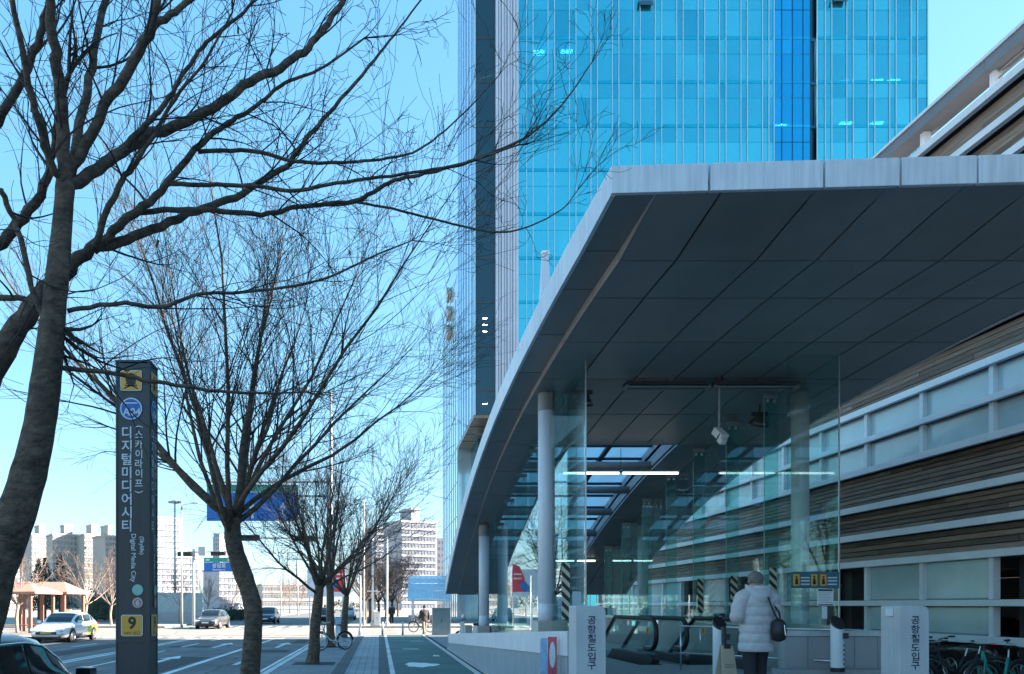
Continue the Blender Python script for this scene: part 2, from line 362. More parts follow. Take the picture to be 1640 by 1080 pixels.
# dark shell behind the joints and roof sheet on top, both with the skylight opening
for nm, lo, hi, mt in (('soffit_backing', .045, .10, M['soffit_dark']), ('roof_sheet', .30, .395, M['roofing'])):
    mb = MB()
    lo_f = (lambda y: z_m(y)+lo) if nm == 'soffit_backing' else (lambda y: z_o(y)+lo-.005*max(0,10-y)*12)
    hi_f = (lambda y: z_m(y)+hi) if nm == 'soffit_backing' else (lambda y: z_o(y)+hi-.005*max(0,10-y)*12)
    patch(mb, 3.14 if nm == 'soffit_backing' else XL+.01, XR-.01, 8.8, SK[2], lo_f, hi_f, 14)
    patch(mb, 3.14 if nm == 'soffit_backing' else XL+.01, SK[0], SK[2], SK[3], lo_f, hi_f, 12)
    patch(mb, SK[1], XR-.01, SK[2], SK[3], lo_f, hi_f, 12)
    patch(mb, 3.14 if nm == 'soffit_backing' else XL+.01, XR-.01, SK[3], 30.5, lo_f, hi_f, 6)
    mb.build(nm, mt, canopy)
patch(MB(), XL+.01, 3.1, 8.8, 30.5, lambda y: z_o(y)+.04, lambda y: z_o(y)+.08, 24).build('soffit_backing', M['soffit_dark'], canopy)
# skylight: reveals, cross beams, glazing bars and panes
mm = bpy.data.materials.new('frosted skylight glass'); mm.use_nodes = True; nt = mm.node_tree; nt.nodes.clear(); o_ = nt.nodes.new('ShaderNodeOutputMaterial'); t_ = nt.nodes.new('ShaderNodeBsdfTransparent'); t_.inputs[0].default_value = (.85,.93,.95,1); l_ = nt.nodes.new('ShaderNodeBsdfTranslucent'); l_.inputs[0].default_value = (.72,.82,.88,1); x_ = nt.nodes.new('ShaderNodeMixShader'); x_.inputs[0].default_value = .7
nt.links.new(t_.outputs[0], x_.inputs[1]); nt.links.new(l_.outputs[0], x_.inputs[2]); nt.links.new(x_.outputs[0], o_.inputs[0]); M['sky_pane'] = mm
M['reveal'] = mat('skylight reveal', (.55,.58,.60), .5, 0, .08, 2)
up = .62
for x0, x1 in ((SK[0]-.02, SK[0]), (SK[1], SK[1]+.02)):
    patch(MB(), x0, x1, SK[2], SK[3], lambda y: z_m(y)+.0, lambda y: z_o(y)+up, 12).build('skylight_reveal', M['reveal'], canopy)
for y in (SK[2]-.02, SK[3]):
    patch(MB(), SK[0], SK[1], y, y+.02, lambda y: z_m(y)+.0, lambda y: z_o(y)+up, 1).build('skylight_reveal', M['reveal'], canopy)
for y in YS[7:11]:
    MB().tube([(SK[0], y, z_m(y)+.16), (SK[1], y, z_m(y)+.16)], .11, 10).build('skylight_beam', M['gsteel'], canopy, smooth=True)
ny = 10
for k in range(3):
    xa = SK[0] + (SK[1]-SK[0])*k/3; xb = SK[0] + (SK[1]-SK[0])*(k+1)/3
    if k: patch(MB(), xa-.06, xa+.06, SK[2], SK[3], lambda y: z_o(y)+.50, lambda y: z_o(y)+.58, 12).build('glazing_bar', M['dsteel'], canopy)
    for j in range(ny):
        y0 = SK[2] + (SK[3]-SK[2])*j/ny; y1 = SK[2] + (SK[3]-SK[2])*(j+1)/ny
        if k == 0 and j: patch(MB(), SK[0], SK[1], y0-.035, y0+.035, lambda y: z_o(y)+.52, lambda y: z_o(y)+.572, 1).build('glazing_bar', M['dsteel'], canopy)
        patch(MB(), xa+.01, xb-.01, y0+.01, y1-.01, lambda y: z_o(y)+.582, lambda y: z_o(y)+.60, 1).build('skylight_pane', M['sky_pane'], canopy)
# columns (two rows) with a base plinth each
for x, y in ((3.37, 15.55), (3.37, 24.84), (8.50, 15.55), (8.50, 24.84)):
    zb = .58 + (29.4-y)*.0394 + .24 if x < 5 else 1.22
    MB().lathe((x, y, 0), [(.165, zb), (.165, zb+.35), (.161, zb+.352), (.161, zb+.362), (.165, zb+.364), (.165, z_m(y)-.36)], 28).build('column', M['column'], canopy, smooth=True)
    MB().lathe((x, y, z_m(y)-.004), [(.17, -.36), (.17, .0)], 28).build('column_sleeve', M['soffit'], canopy, smooth=False)

# fluorescent fittings, speaker pair and camera hanging under the soffit
def tube_light(x0, x1, y, z, lit, label, drop):
    t = thing('tube_light', label, 'light', ((x0+x1)/2, y, z))
    h = (x1-x0)/2
    for s in (-1, 1):
        a, b = (-h, -.03) if s < 0 else (.03, h)
        if lit:
            MB().box(a, -.05, .03, b, .05, .08).build('housing', M['gsteel'], t)
            MB().tube([(a+.02,0,0),(b-.02,0,0)], .026, 8).build('tube', M['tube_on'], t)
        else:
            MB().box(a, -.13, .04, b, .13, .10).build('housing', M['dsteel'], t)
            for dy in (-.09, .09): MB().tube([(a+.04,dy,0),(b-.04,dy,0)], .018, 8).build('tube', M['gsteel'], t)
            for xx in (a+.02, b-.02): MB().box(xx-.012, -.11, -.03, xx+.012, .11, .05).build('lamp_holder', M['gsteel'], t)
    for xx in (-h*.5, h*.5) if not lit else (0,):
        MB().tube([(xx,0,.06),(xx,0,drop)], .008, 6).build('hanger', M['dsteel'], t)
    return t
tube_light(4.70, 8.00, 14.75, 5.86, False, 'unlit double tube light under the canopy soffit behind the camera', .24)
tube_light(4.62, 7.55, 19.4, 5.02, True, 'long lit tube light hanging in front of the skylight', .62)
tube_light(6.30, 7.75, 27.6, 3.28, True, 'short lit tube light low at the far end of the canopy', .25)
cc = thing('security_camera', 'white security camera on a long stem below the canopy soffit', 'camera', (6.50, 14.72, 4.98))
MB().tube([(0,0,.05),(0,0,1.06)], .022, 10).build('stem', M['gsteel'], cc)
MB().lathe((0,0,1.0), [(.07,0),(.07,.14)], 12).build('mount', M['dsteel'], cc)
MB().obox((-.01,-.06,-.03), (.17,.30,.15), (R(42),0,R(14))).build('housing', M['white'], cc, bevel=.02)
MB().obox((-.02,-.16,-.17), (.12,.13,.11), (R(42),0,R(14))).build('lens_hood', M['white'], cc, bevel=.012)
MB().obox((.0,-.10,-.10), (.18,.03,.16), (R(42),0,R(14))).build('trim_band', M['dsteel'], cc)
MB().obox((.0,-.02,.05), (.19,.12,.07), (R(42),0,R(14))).build('bracket', M['dsteel'], cc)
def speaker(x, y, label):
    z = z_m(y)
    s = thing('ceiling_speaker', label, 'speaker', (x, y, z))
    MB().tube([(0,0,0),(0,0,-.18)], .02, 8).build('stem', M['dsteel'], s)
    MB().lathe((0,0,-.30), [(.09,.10),(.12,.0),(.20,-.10),(.21,-.13)], 18, (R(28),0,R(10))).build('horn', M['dsteel'], s, smooth=True)
    MB().lathe((0,-.055,-.41), [(.17,0),(.15,.02)], 18, (R(28),0,R(10))).build('cone', M['gsteel'], s)
    MB().obox((0,0,-.2), (.34,.05,.08), (0,0,0)).build('yoke', M['dsteel'], s)
speaker(8.0, 16.2, 'dark round ceiling speaker right of the security camera')
speaker(3.95, 14.9, 'dark ceiling speaker tucked behind the left glass edge')

# podium wall to the left of the entrance, rising towards the camera
def zp(Y): return .60 + (29.4 - Y)*.0394
pod = thing('podium_wall', 'low podium wall with white coping beside the green bike lane', 'wall', (2.6, 20, 0))
def pp(mb, x0, x1, y0, y1, zb, zt, n=1): patch(mb, x0-2.6, x1-2.6, y0, y1, zb, zt, n); mb.v = [(x, y-20, z) for x, y, z in mb.v]; return mb
ysp = [10.6, 13.3, 16.0, 18.7, 21.4, 24.1, 26.8, 28.9]
for i in range(len(ysp)-1):
    a, b = ysp[i]+.006, ysp[i+1]-.006
    pp(MB(), 2.585, 3.02, a, b, lambda y: zp(y)-.35, zp).build('coping_panel', M['coping'], pod, bevel=.008)
    if b > 13.6: pp(MB(), 3.03, 3.85, max(a, 13.62), b, lambda y: zp(y)-.3, lambda y: zp(y)-.012).build('podium_top', M['granite'], pod)
pp(MB(), 2.64, 2.98, 10.62, 28.9, lambda y: -.05, lambda y: zp(y)-.36).build('core', M['granite'], pod); pp(MB(), 2.985, 3.75, 13.64, 28.9, lambda y: -.05, lambda y: zp(y)-.31).build('inner_core', M['granite'], pod)
y = 10.7
while y < 28.7:
    pp(MB(), 2.612, 2.645, y, y+.185, lambda y: .06, lambda y: zp(y)-.355).build('channel_panel', M['ribglass'], pod)
    y += .20
pp(MB(), 2.60, 3.75, 28.9, 29.4, lambda y: -.05, zp).build('end_block', M['granite'], pod, bevel=.01)
pp(MB(), 2.57, 2.66, 10.6, 29.4, lambda y: -.05, lambda y: .085).build('base_course', M['granite'], pod)
pp(MB(), 2.60, 3.02, 10.56, 10.598, lambda y: -.05, lambda y: zp(10.6)-.0).build('end_slab', M['granite'], pod)
for x0, x1, y0, y1, h in ((3.13,3.72,15.2,15.9,.24),(3.1,3.5,24.4,25.2,.24),(3.55,3.98,24.4,25.2,.24),(3.05,3.3,27.4,27.9,.3)):
    pp(MB(), x0, x1, y0, y1, lambda y: zp(y)-.011, lambda y: zp((y0+y1)/2)+h).build('plinth', M['beige'], pod, bevel=.01)

# entrance floor with steps and escalator pit
FZ = .42
fl = struct('entrance_floor', MB().box(2.98, 10.9, -.1, 8.3, 16.4, FZ).box(2.98, 16.4, -.1, 5.55, 29, FZ-.002).box(7.75, 16.4, -.1, 8.3, 29, FZ-.002), M['floor'])
for k in range(3):
    struct('entrance_step', MB().box(2.98, 9.85+.35*k, -.1, 8.3, 10.2+.35*k, .14*(k+1)-.004), M['granite'])
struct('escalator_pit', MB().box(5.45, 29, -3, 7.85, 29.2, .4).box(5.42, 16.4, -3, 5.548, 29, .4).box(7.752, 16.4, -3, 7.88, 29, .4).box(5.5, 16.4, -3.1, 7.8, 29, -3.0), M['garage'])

# ================================================================== GLASS SIDE SCREENS
M['clamp'] = mat('glass clamp', (.5,.53,.55), .35, .8, .05)
haz = bpy.data.materials.new('hazard stripes'); haz.use_nodes = True; nt = haz.node_tree; N = nt.nodes; L = nt.links
tc = N.new('ShaderNodeTexCoord'); sp = N.new('ShaderNodeSeparateXYZ'); L.new(tc.outputs['Object'], sp.inputs[0])
ad = N.new('ShaderNodeMath'); ad.operation = 'ADD'; L.new(sp.outputs['X'], ad.inputs[0]); L.new(sp.outputs['Z'], ad.inputs[1])
ml = N.new('ShaderNodeMath'); ml.operation = 'MULTIPLY'; ml.inputs[1].default_value = 5.6; L.new(ad.outputs[0], ml.inputs[0])
fr = N.new('ShaderNodeMath'); fr.operation = 'FRACT'; L.new(ml.outputs[0], fr.inputs[0])
gt = N.new('ShaderNodeMath'); gt.operation = 'GREATER_THAN'; gt.inputs[1].default_value = .5; L.new(fr.outputs[0], gt.inputs[0])
mx = N.new('ShaderNodeMix'); mx.data_type = 'RGBA'; mx.inputs[6].default_value = (.02,.02,.02,1); mx.inputs[7].default_value = (.62,.55,.42,1); L.new(gt.outputs[0], mx.inputs[0])
L.new(mx.outputs[2], N['Principled BSDF'].inputs['Base Color']); M['hazard'] = haz
def screen(x, ys, zb, side, label):
    s = thing('glass_screen', label, 'glass wall', (x, ys[0], 0))
    for i in range(len(ys)-1):
        a, b = ys[i]+.008, ys[i+1]-.008
        MB().prism([(a, zb(a)), (b, zb(b)), (b, z_m(b)-.02), (a, z_m(a)-.02)], lambda u, w: (-.006, u-ys[0], w), lambda u, w: (.006, u-ys[0], w)).build('glass_pane', M['glass'], s)
    for i, y in enumerate(ys[1:-1]):
        if zb(y) > z_m(y)-.5: continue
        d0, d1 = (-.30, -.02) if side > 0 else (.02, .30)
        MB().box(d0, y-ys[0]-.009, zb(y), d1, y-ys[0]+.009, z_m(y)-.03).build('glass_fin', M['glass_fin'], s)
        MB().box(d0-.006 if side > 0 else d1, y-ys[0]-.011, zb(y), d0 if side > 0 else d1+.006, y-ys[0]+.011, z_m(y)-.03).build('glass_edge_trim', M['glass_edge'], s)
        MB().box(d0, y-ys[0]-.03, z_m(y)-.12, d1, y-ys[0]+.03, z_m(y)-.02).build('fin_clamp', M['gsteel'], s, bevel=.01)
        for dx in (-.08, .06):
            MB().box((d0+d1)/2+dx-.025, y-ys[0]-.036, z_m(y)-.20, (d0+d1)/2+dx+.025, y-ys[0]+.036, z_m(y)-.135).build('clamp_plate', M['clamp'], s, bevel=.006)
        if side > 0 and i < 3:
            o = MB().box(-.07, -.012, 0, .07, .012, .93 if i == 0 else .85).build('hazard_strip', M['hazard'], s); o.location = (-.14, y-ys[0]-.03, 1.50 if i else 1.52)
    MB().prism([(ys[0], zb(ys[0])), (ys[-1], zb(ys[-1])), (ys[-1], zb(ys[-1])+.08), (ys[0], zb(ys[0])+.08)], lambda u, w: (-.03, u-ys[0], w), lambda u, w: (.03, u-ys[0], w)).build('sill_channel', M['steel'], s)
    MB().box(-.012, -.012, zb(ys[0]), .012, .006, z_m(ys[0])-.02).build('edge_trim', M['steel'], s)
    return s
scr_r = screen(8.05, [13.48, 15.5, 17.2, 19.0, 20.8, 22.7, 24.6, 26.5, 28.2], lambda y: 1.255, 1, 'right glass screen with hazard striped fins beneath the canopy')
scr_l = screen(3.67, [13.7, 15.5, 17.2, 19.0, 20.8, 22.7, 24.6, 26.5, 28.2], lambda y: zp(y)-.0, -1, 'left glass screen behind the pale columns beneath the canopy')
MB().box(-.60, .012, zp(13.7), -.01, .026, z_m(13.7)-.02).build('glass_pane', M['glass'], scr_l)
o = MB().box(-.07, -.012, 0, .07, .012, 1.0).build('hazard_strip', M['hazard'], scr_l); o.location = (-.36, -.02, zp(13.7)+.22)
MB().box(-.24, -.004, zp(13.7)+.30, -.08, .004, zp(13.7)+.72).build('paper_notice', mat('blue-white paper', (.50,.62,.66), .7, 0, .03), scr_l)
MB().box(-.90, .012, 1.262, -.02, .026, z_m(13.5)-.02).build('glass_pane', M['glass'], scr_r)
# notice boards on the right return pane
nb = thing('direction_sign', 'teal direction sign with yellow pictograms on the right glass screen', 'sign', (7.62, 13.47, 2.12))
MB().box(-.42, -.012, -.13, .42, .0, .16).build('board', mat('teal sign film', (.04,.14,.19), .4, 0, .05), nb)
for k, x in enumerate((-.33, -.02, .14)):
    MB().box(x-.055, -.020, -.085, x+.055, -.013, .115).build('pictogram_tile', M['yellow'], nb, bevel=.003)
    MB().lathe((x, -.022, .07), [(.018,-.002),(.018,.002)], 12, (R(90),0,0)).build('pictogram_head', M['text_k'], nb)
    MB().add([(x-.03,-.023,-.06),(x+.03,-.023,-.06),(x+.018,-.023,.045),(x-.018,-.023,.045)], [(0,1,2,3)]).build('pictogram_body', M['text_k'], nb)
for x0, x1 in ((-.25,-.10), (.22,.38)):
    for z in (.055, .0, -.06): MB().box(x0, -.016, z-.012, x1, -.0125, z+.012).build('text_bar', M['text_w'], nb)
pn = thing('paper_notice', 'white paper notice with dark heading below the teal sign', 'notice', (7.80, 13.47, 1.84))
MB().box(-.14, -.010, -.16, .14, .0, .145).build('paper', M['white'], pn)
MB().box(-.125, -.013, .10, .125, -.0105, .135).build('heading_bar', M['text_n'], pn); MB().box(-.125, -.013, -.15, .125, -.0105, -.13).build('footer_bar', M['text_n'], pn)
for k in range(7): MB().box(-.115, -.0125, .07-k*.028, .115 - (k%3)*.03, -.0105, .076-k*.028).build('text_bar', M['gsteel'], pn)
MB().box(-.06, -.012, -.38, .03, -.002, -.17).build('lower_slip', M['white'], pn)

# granite wall and railing on the right of the entrance
gw = thing('granite_wall', 'low grey granite wall beneath the right glass screen', 'wall', (8, 13.2, 0))
for k in range(5):
    a = 6.95 + k*.40
    MB().box(a-8+.004, .0, .30, a+.40-8-.004, .16, 1.16).build('granite_slab', M['granite'], gw, bevel=.004)
MB().box(-1.07, -.03, 1.163, .97, .24, 1.25).build('coping', M['granite_w'], gw, bevel=.008)
MB().box(-1.05, .17, -.1, .94, .22, 1.16).build('core', M['granite'], gw)
for k in range(8): MB().box(-.02+.0, .26+k*1.9, -.1, .42, .26+k*1.9+1.89, 1.25).build('granite_block', M['granite'], gw, bevel=.005)
MB().box(-1.3, -.5, -.1, .9, -.04, .62).build('ledge', M['granite'], gw, bevel=.01)
rl = thing('railing', 'stainless handrail with thin posts running between escalator and granite wall', 'railing', (5.95, 15.2, 0))
A, B_ = Vector((0,0,0)), Vector((1.75,-2.3,0))
for z in (1.28, .75): MB().tube([A+Vector((0,0,z)), B_+Vector((0,0,z))], .02, 10).build('rail', M['steel'], rl, smooth=True)
for k in range(8):
    p = A.lerp(B_, k/7); MB().tube([p+Vector((0,0,FZ if k in (0,7) else .75)), p+Vector((0,0,1.28))], .016 if k in (0,7) else .011, 8).build('post', M['steel'], rl, smooth=True)
# escalators
def balustrade(x, y0, label):
    t = thing('escalator_balustrade', label, 'escalator', (x, y0, 0))
    r = .34; zt = 1.40; L1 = 2.9; sl = math.tan(R(30))
    loop = [(0, L1+9, zt - 9*sl - .0)] + [(0, L1, zt)] + [(0, .36, zt)]
    cz = zt - r
    loop += [(0, .36 - r*math.sin(R(a)), cz + r*math.cos(R(a))) for a in range(15, 181, 15)]
    loop += [(0, .7, zt-2*r)]
    MB().tube(loop, .052, 10).build('handrail', M['black'], t, smooth=True)
    MB().tube([(p[0], p[1]+(.06 if p[1] < .5 else 0), p[2]-.055 if p[2] > cz else p[2]+.055) for p in loop], .018, 8).build('handrail_track', M['steel'], t, smooth=True)
    MB().prism([(.1, .62), (.05, 1.0), (.2, zt-.09), (L1, zt-.06), (L1+9, zt-.06-9*sl), (L1+9, .6-9*sl), (L1, .6)], lambda u, w: (-.008,u,w), lambda u, w: (.008,u,w)).build('glass_panel', M['glass'], t)
    MB().prism([(.15, FZ-.1), (.05, .52), (.3, .60), (L1, .60), (L1+9, .60-9*sl), (L1+9, .3-9*sl), (L1, .2)], lambda u, w: (-.09,u,w), lambda u, w: (.09,u,w)).build('skirt', M['dsteel'], t, bevel=.01)
    return t
balustrade(5.98, 16.6, 'leftmost escalator balustrade with black looped handrail')
balustrade(6.60, 16.5, 'middle escalator balustrade with black looped handrail')
balustrade(7.30, 14.9, 'right escalator balustrade half hidden behind the person in the padded coat')
est = thing('escalator_steps', 'grooved metal escalator steps leading down between the looped handrails', 'escalator', (6.29, 17, 0))
MB().box(-.25, -.6, FZ, .25, .9, FZ+.012).build('comb_plate', M['steel'], est)
for k in range(18): MB().box(-.25, 1.0+k*.4, FZ-.1-.2*k*.9, .25, 1.4+k*.4, FZ-.02-.2*k*.9).build('step', M['gsteel'], est)
for x, z, nm in ((5.98,1.12,'left'), (7.25,1.12,'right')):
    tg = thing('caution_sticker', 'yellow caution sticker on the %s escalator glass' % nm, 'sticker', (x+(.012 if nm == 'left' else -.012), 17.2, z))
    MB().box(-.003,-.09,-.07,.003,.09,.07).build('plate', M['yellow'], tg); MB().box(-.006,-.03,-.045,.006,.03,.045).build('symbol', mat('orange mark', (.5,.12,.02)), tg)

# ================================================================== TIMBER-CLAD PARKING BUILDING
XW = 12.0
tb = thing('parking_building', 'parking building clad in weathered timber bands, white rails and teal panes', 'building', (XW, 22, 0))
Y0b, Y1b = -32.0, 42.0  # near end stretched unseen behind the camera to stop the sun leaking in
rails = [1.04, 1.76, 2.72, 3.38, 4.08, 4.98, 5.72, 6.45, 7.2, 7.95, 8.7, 9.45, 10.2, 10.94, 11.62]
def bx(name, m, x0, y0, z0, x1, y1, z1, **k): return MB().box(x0-XW, y0-22, z0, x1-XW, y1-22, z1).build(name, m, tb, **k)
seg = [-32.0, -20, -8, 4.0, 9.2, 14.95, 20.75, 26.5, 32.3, 42.0]
for z in rails:
    th = .085 if z in (1.76, 5.72) else .10
    for a, b in zip(seg[:-1], seg[1:]): bx('white_rail', M['rail'], XW-.22, a+.004, z-th, XW-.10, b-.004, z+th*.5, bevel=.008)
    bx('rail_shade_strip', M['dsteel'], XW-.098, Y0b, z-.05, XW+.155, Y1b, z+.02)  # dark strip behind the rail stands in for the shaded wood underneath
plank_me = {}
for i in range(len(rails)-1):
    z0, z1 = rails[i]+.05, rails[i+1]-.10
    if i in (0, 1, 5, 6): continue
    n = max(4, round((z1-z0)/.115)); h = (z1-z0)/n
    for k in range(n):
        # band leans: bottom plank is proud, top plank recessed under the rail above
        xo = XW - .12 + .13*(k/(n-1)); off = rnd.uniform(0, 4); cuts = [6.0]
        while cuts[-1] < Y1b-5: cuts.append(cuts[-1] + 4.6 + rnd.uniform(-.9, .9) + (off if len(cuts) == 1 else 0)*.4)
        cuts.append(Y1b); bx('plank', M['wood'], xo, Y0b, z0+k*h+.006, xo+.045, 5.99, z0+(k+1)*h-.010)
        for a, b in zip(cuts[:-1], cuts[1:]):
            bx('plank', M['wood'], xo+rnd.uniform(-.006,.006), a+.004, z0+k*h+.010, xo+.045, b-.004, z0+(k+1)*h-.014)
    bx('band_backing', M['soffit_dark'], XW+.16, Y0b, z0-.1, XW+.44, Y1b, z1+.1)
# glazed bands
mull = [Y0b + .05 + 1.93*k for k in range(0, 20)]
mull = [14.95 + 1.93*k for k in range(-5, 14)]
for bi in (0, 1, 5, 6):
    z0, z1 = rails[bi]+.05, rails[bi+1]-.09
    for k, y in enumerate(mull): bx('mullion', M['rail'], XW-.12, y-.055, z0, XW+.02, y+.055, z1)
    for k in range(len(mull)-1):
        a, b = mull[k]+.06, mull[k+1]-.06
        if bi in (0, 1) and (k in (4, 7, 10, 12) or k == 3): continue          # open bays of the garage
        bx('window_pane', M['window_t'], XW-.02, a, z0+.03, XW+.0, b, z1-.03)
        bx('window_frame', M['gsteel'], XW-.035, a, z0, XW+.01, b, z0+.03)
        bx('window_frame', M['gsteel'], XW-.035, a, z1-.03, XW+.01, b, z1)
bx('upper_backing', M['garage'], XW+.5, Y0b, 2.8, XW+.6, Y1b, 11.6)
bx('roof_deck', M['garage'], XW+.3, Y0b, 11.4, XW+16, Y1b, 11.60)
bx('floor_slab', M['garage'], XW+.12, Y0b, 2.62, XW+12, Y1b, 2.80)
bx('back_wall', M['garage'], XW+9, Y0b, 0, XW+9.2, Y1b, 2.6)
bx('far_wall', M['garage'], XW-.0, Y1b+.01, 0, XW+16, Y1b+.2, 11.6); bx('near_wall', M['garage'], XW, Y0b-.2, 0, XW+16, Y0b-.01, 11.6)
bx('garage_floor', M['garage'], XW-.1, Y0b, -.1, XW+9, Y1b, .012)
for k in (2, 5, 8, 11): bx('garage_column', M['garage'], XW+.6, mull[k]-.2, 0, XW+1.0, mull[k]+.2, 2.62)
# open parapet railing on the roof
M['pbeam'] = mat('grey parapet beam', (.20,.21,.23), .6, 0, .1, 2, dirt=.2)
for y in mull: bx('parapet_post', M['rail'], XW-.1, y-.06, 11.67, XW+.06, y+.06, 12.058)
for a, b in zip(seg[:-1], seg[1:]): bx('parapet_cap', M['rail'], XW-.28, a+.004, 12.29, XW+.25, b-.004, 12.36, bevel=.01); bx('parapet_beam', M['pbeam'], XW-.24, a+.004, 12.06, XW+.2, b-.004, 12.288)
for z in (11.78, 11.90, 12.02): bx('parapet_bar', M['gsteel'], XW-.03, Y0b, z-.012, XW-.005, 14.9, z+.012)
# lit tubes inside the garage
for k, (y, z) in enumerate(((19.9,2.35),(19.9,2.0),(13.2,2.2),(27.5,2.3))):
    gl = thing('garage_tube_light', 'lit tube light inside the dark garage, %s' % ('upper of two behind the railing', 'lower of two behind the railing', 'behind the bicycles on the right', 'deep behind the glass screen')[k], 'light', (XW+3.2, y, z))
    MB().box(-.05,-.6,.03,.05,.6,.09).build('housing', M['gsteel'], gl); MB().tube([(0,-.58,0),(0,.58,0)], .025, 8).build('tube', M['tube_on'], gl)

# ================================================================== GLASS OFFICE TOWER
TY = 73.0; PXM = TY/FPX
def tx(px): return (px - CX)*PXM
def tz(py): return CAMZ + (CY - py)*PXM
ot = thing('office_tower', 'tall office tower with bright blue glass curtain wall and white fins', 'tower', (30, TY, 0))
def tbx(name, m, x0, y0, z0, x1, y1, z1, **k): return MB().box(x0-30, y0-TY, z0, x1-30, y1-TY, z1).build(name, m, ot, **k)
def bluepane(name, deep, lit):
    m = bpy.data.materials.new(name); m.use_nodes = True; nt = m.node_tree; N = nt.nodes; L = nt.links; N.clear()
    o = N.new('ShaderNodeOutputMaterial'); p = N.new('ShaderNodeBsdfPrincipled'); p.inputs['Roughness'].default_value = .05; p.inputs['Metallic'].default_value = .8
    oi = N.new('ShaderNodeObjectInfo'); tc = N.new('ShaderNodeTexCoord'); nz = N.new('ShaderNodeTexNoise'); nz.inputs['Scale'].default_value = .16; nz.inputs['Detail'].default_value = 3
    ge = N.new('ShaderNodeNewGeometry'); L.new(ge.outputs['Position'], nz.inputs['Vector'])
    mx = N.new('ShaderNodeMix'); mx.data_type = 'RGBA'; mx.inputs[6].default_value = (*deep, 1); mx.inputs[7].default_value = (*lit, 1)
    av = N.new('ShaderNodeMath'); av.operation = 'MULTIPLY_ADD'; av.inputs[1].default_value = .62; L.new(oi.outputs['Random'], av.inputs[0])
    sc_ = N.new('ShaderNodeMath'); sc_.operation = 'MULTIPLY'; sc_.inputs[1].default_value = .6; L.new(nz.outputs[0], sc_.inputs[0]); L.new(sc_.outputs[0], av.inputs[2])
    L.new(av.outputs[0], mx.inputs[0]); L.new(mx.outputs[2], p.inputs['Base Color'])
    t = N.new('ShaderNodeBsdfTransparent'); t.inputs[0].default_value = (.25,.75,.95,1); x = N.new('ShaderNodeMixShader'); x.inputs[0].default_value = .14
    L.new(p.outputs[0], x.inputs[1]); L.new(t.outputs[0], x.inputs[2]); L.new(x.outputs[0], o.inputs[0]); return m
M['tower_glass'] = bluepane('blue curtain glass', (.022,.37,.50), (.11,.66,.75))
M['tower_deep'] = bluepane('deep blue curtain glass', (.008,.30,.58), (.03,.50,.82))
M['tower_pale'] = mat('pale blue curtain glass', (.60,.82,.95), .12, .6, .12, .1, spec=.7)
fl_z = [55.5 - 4.18*k for k in range(-4, 13)]       # floor lines
cols = []                                             # (x0, x1, kind)
px = 830.0; edges = [830.0]
for k in range(12):
    edges += [843 + 34.3*k, 853.4 + 34.3*k]
edges = [e for e in edges if e < 1238] + [1239]
right = [1308]
for k in range(5): right += [1321 + 34.3*k, 1331.4 + 34.3*k]
right = [e for e in right if e < 1484] + [1485]
deepc = [1240, 1252, 1269, 1286, 1298]
pane_me = {}
n_obj = 0; rest = MB(); rest_deep = MB()
for ci, (es, mt, rs) in enumerate(((edges, 'tower_glass', rest), (right, 'tower_glass', rest), (deepc, 'tower_deep', rest_deep))):
    for a, b in zip(es[:-1], es[1:]):
        x0, x1 = tx(a)+.03, tx(b)-.03
        for fz in fl_z:
            for z0, z1 in ((fz-1.50, fz-.16), (fz-4.18+.16, fz-1.56)):
                if z1 < 40 or z0 > 60.5 or n_obj >= 300 or (z0 < 44):
                    rs.box(x0-30, 0, z0, x1-30, .02, z1)
                else:
                    w, h = round(x1-x0, 2), round(z1-z0, 2)
                    if (w, h, mt) not in pane_me: pane_me[(w, h, mt)] = MB().box(-w/2, 0, -h/2, w/2, .02, h/2).mesh('pane')
                    o = link('pane', pane_me[(w, h, mt)], M[mt], ot, ((x0+x1)/2-30, 0, (z0+z1)/2))
                    o.rotation_euler = (R(rnd.uniform(-.5,.5)), 0, R(rnd.uniform(-.5,.5))); n_obj += 1
stuff(rest.build('lower_panes', M['tower_glass'], ot)); stuff(rest_deep.build('lower_deep_panes', M['tower_deep'], ot))
M['spandrel'] = mat('spandrel blue', (.012,.42,.56), .12, .7, .1, .2)
for fz in fl_z:
    for a, b in ((830, 1239), (1308, 1485)):
        tbx('spandrel_band', M['spandrel'], tx(a), TY-.02, fz-.14, tx(b), TY+.05, fz+.14)
        tbx('transom', M['spandrel'], tx(a), TY-.015, fz-1.56, tx(b), TY+.05, fz-1.50)
    tbx('spandrel_band', M['tower_deep'], tx(1240), TY-.02, fz-.14, tx(1298), TY+.05, fz+.14)
    tbx('office_floor', M['tower_core'], tx(832), TY+.12, fz-.1, tx(1484), TY+6, fz+.1)
for e in edges + right: tbx('fin', M['tower_fin'], tx(e)-.036, TY-.10, 0, tx(e)+.036, TY+.0, 78)
for e in deepc[1:]: tbx('mullion', M['tower_dark'], tx(e)-.03, TY-.05, 0, tx(e)+.03, TY+.0, 78)
tbx('shadow_gap', M['tower_dark'], tx(1298.5), TY+.3, 0, tx(1307), TY+.6, 78)
tbx('core', M['tower_core'], tx(832), TY+6, 0, tx(1484), TY+22, 77)
tbx('right_flank', M['tower_rib'], tx(1485)-.04, TY+.02, 0, tx(1485)+.0, TY+22, 77)
# opened top-hung window sashes
for px_, py_ in ((1033,8),(1342,2)):
    MB().obox((tx(px_)-30, -.25, tz(py_)), (1.3, .06, .7), (R(-25),0,0)).build('open_sash', M['tower_dark'], ot)
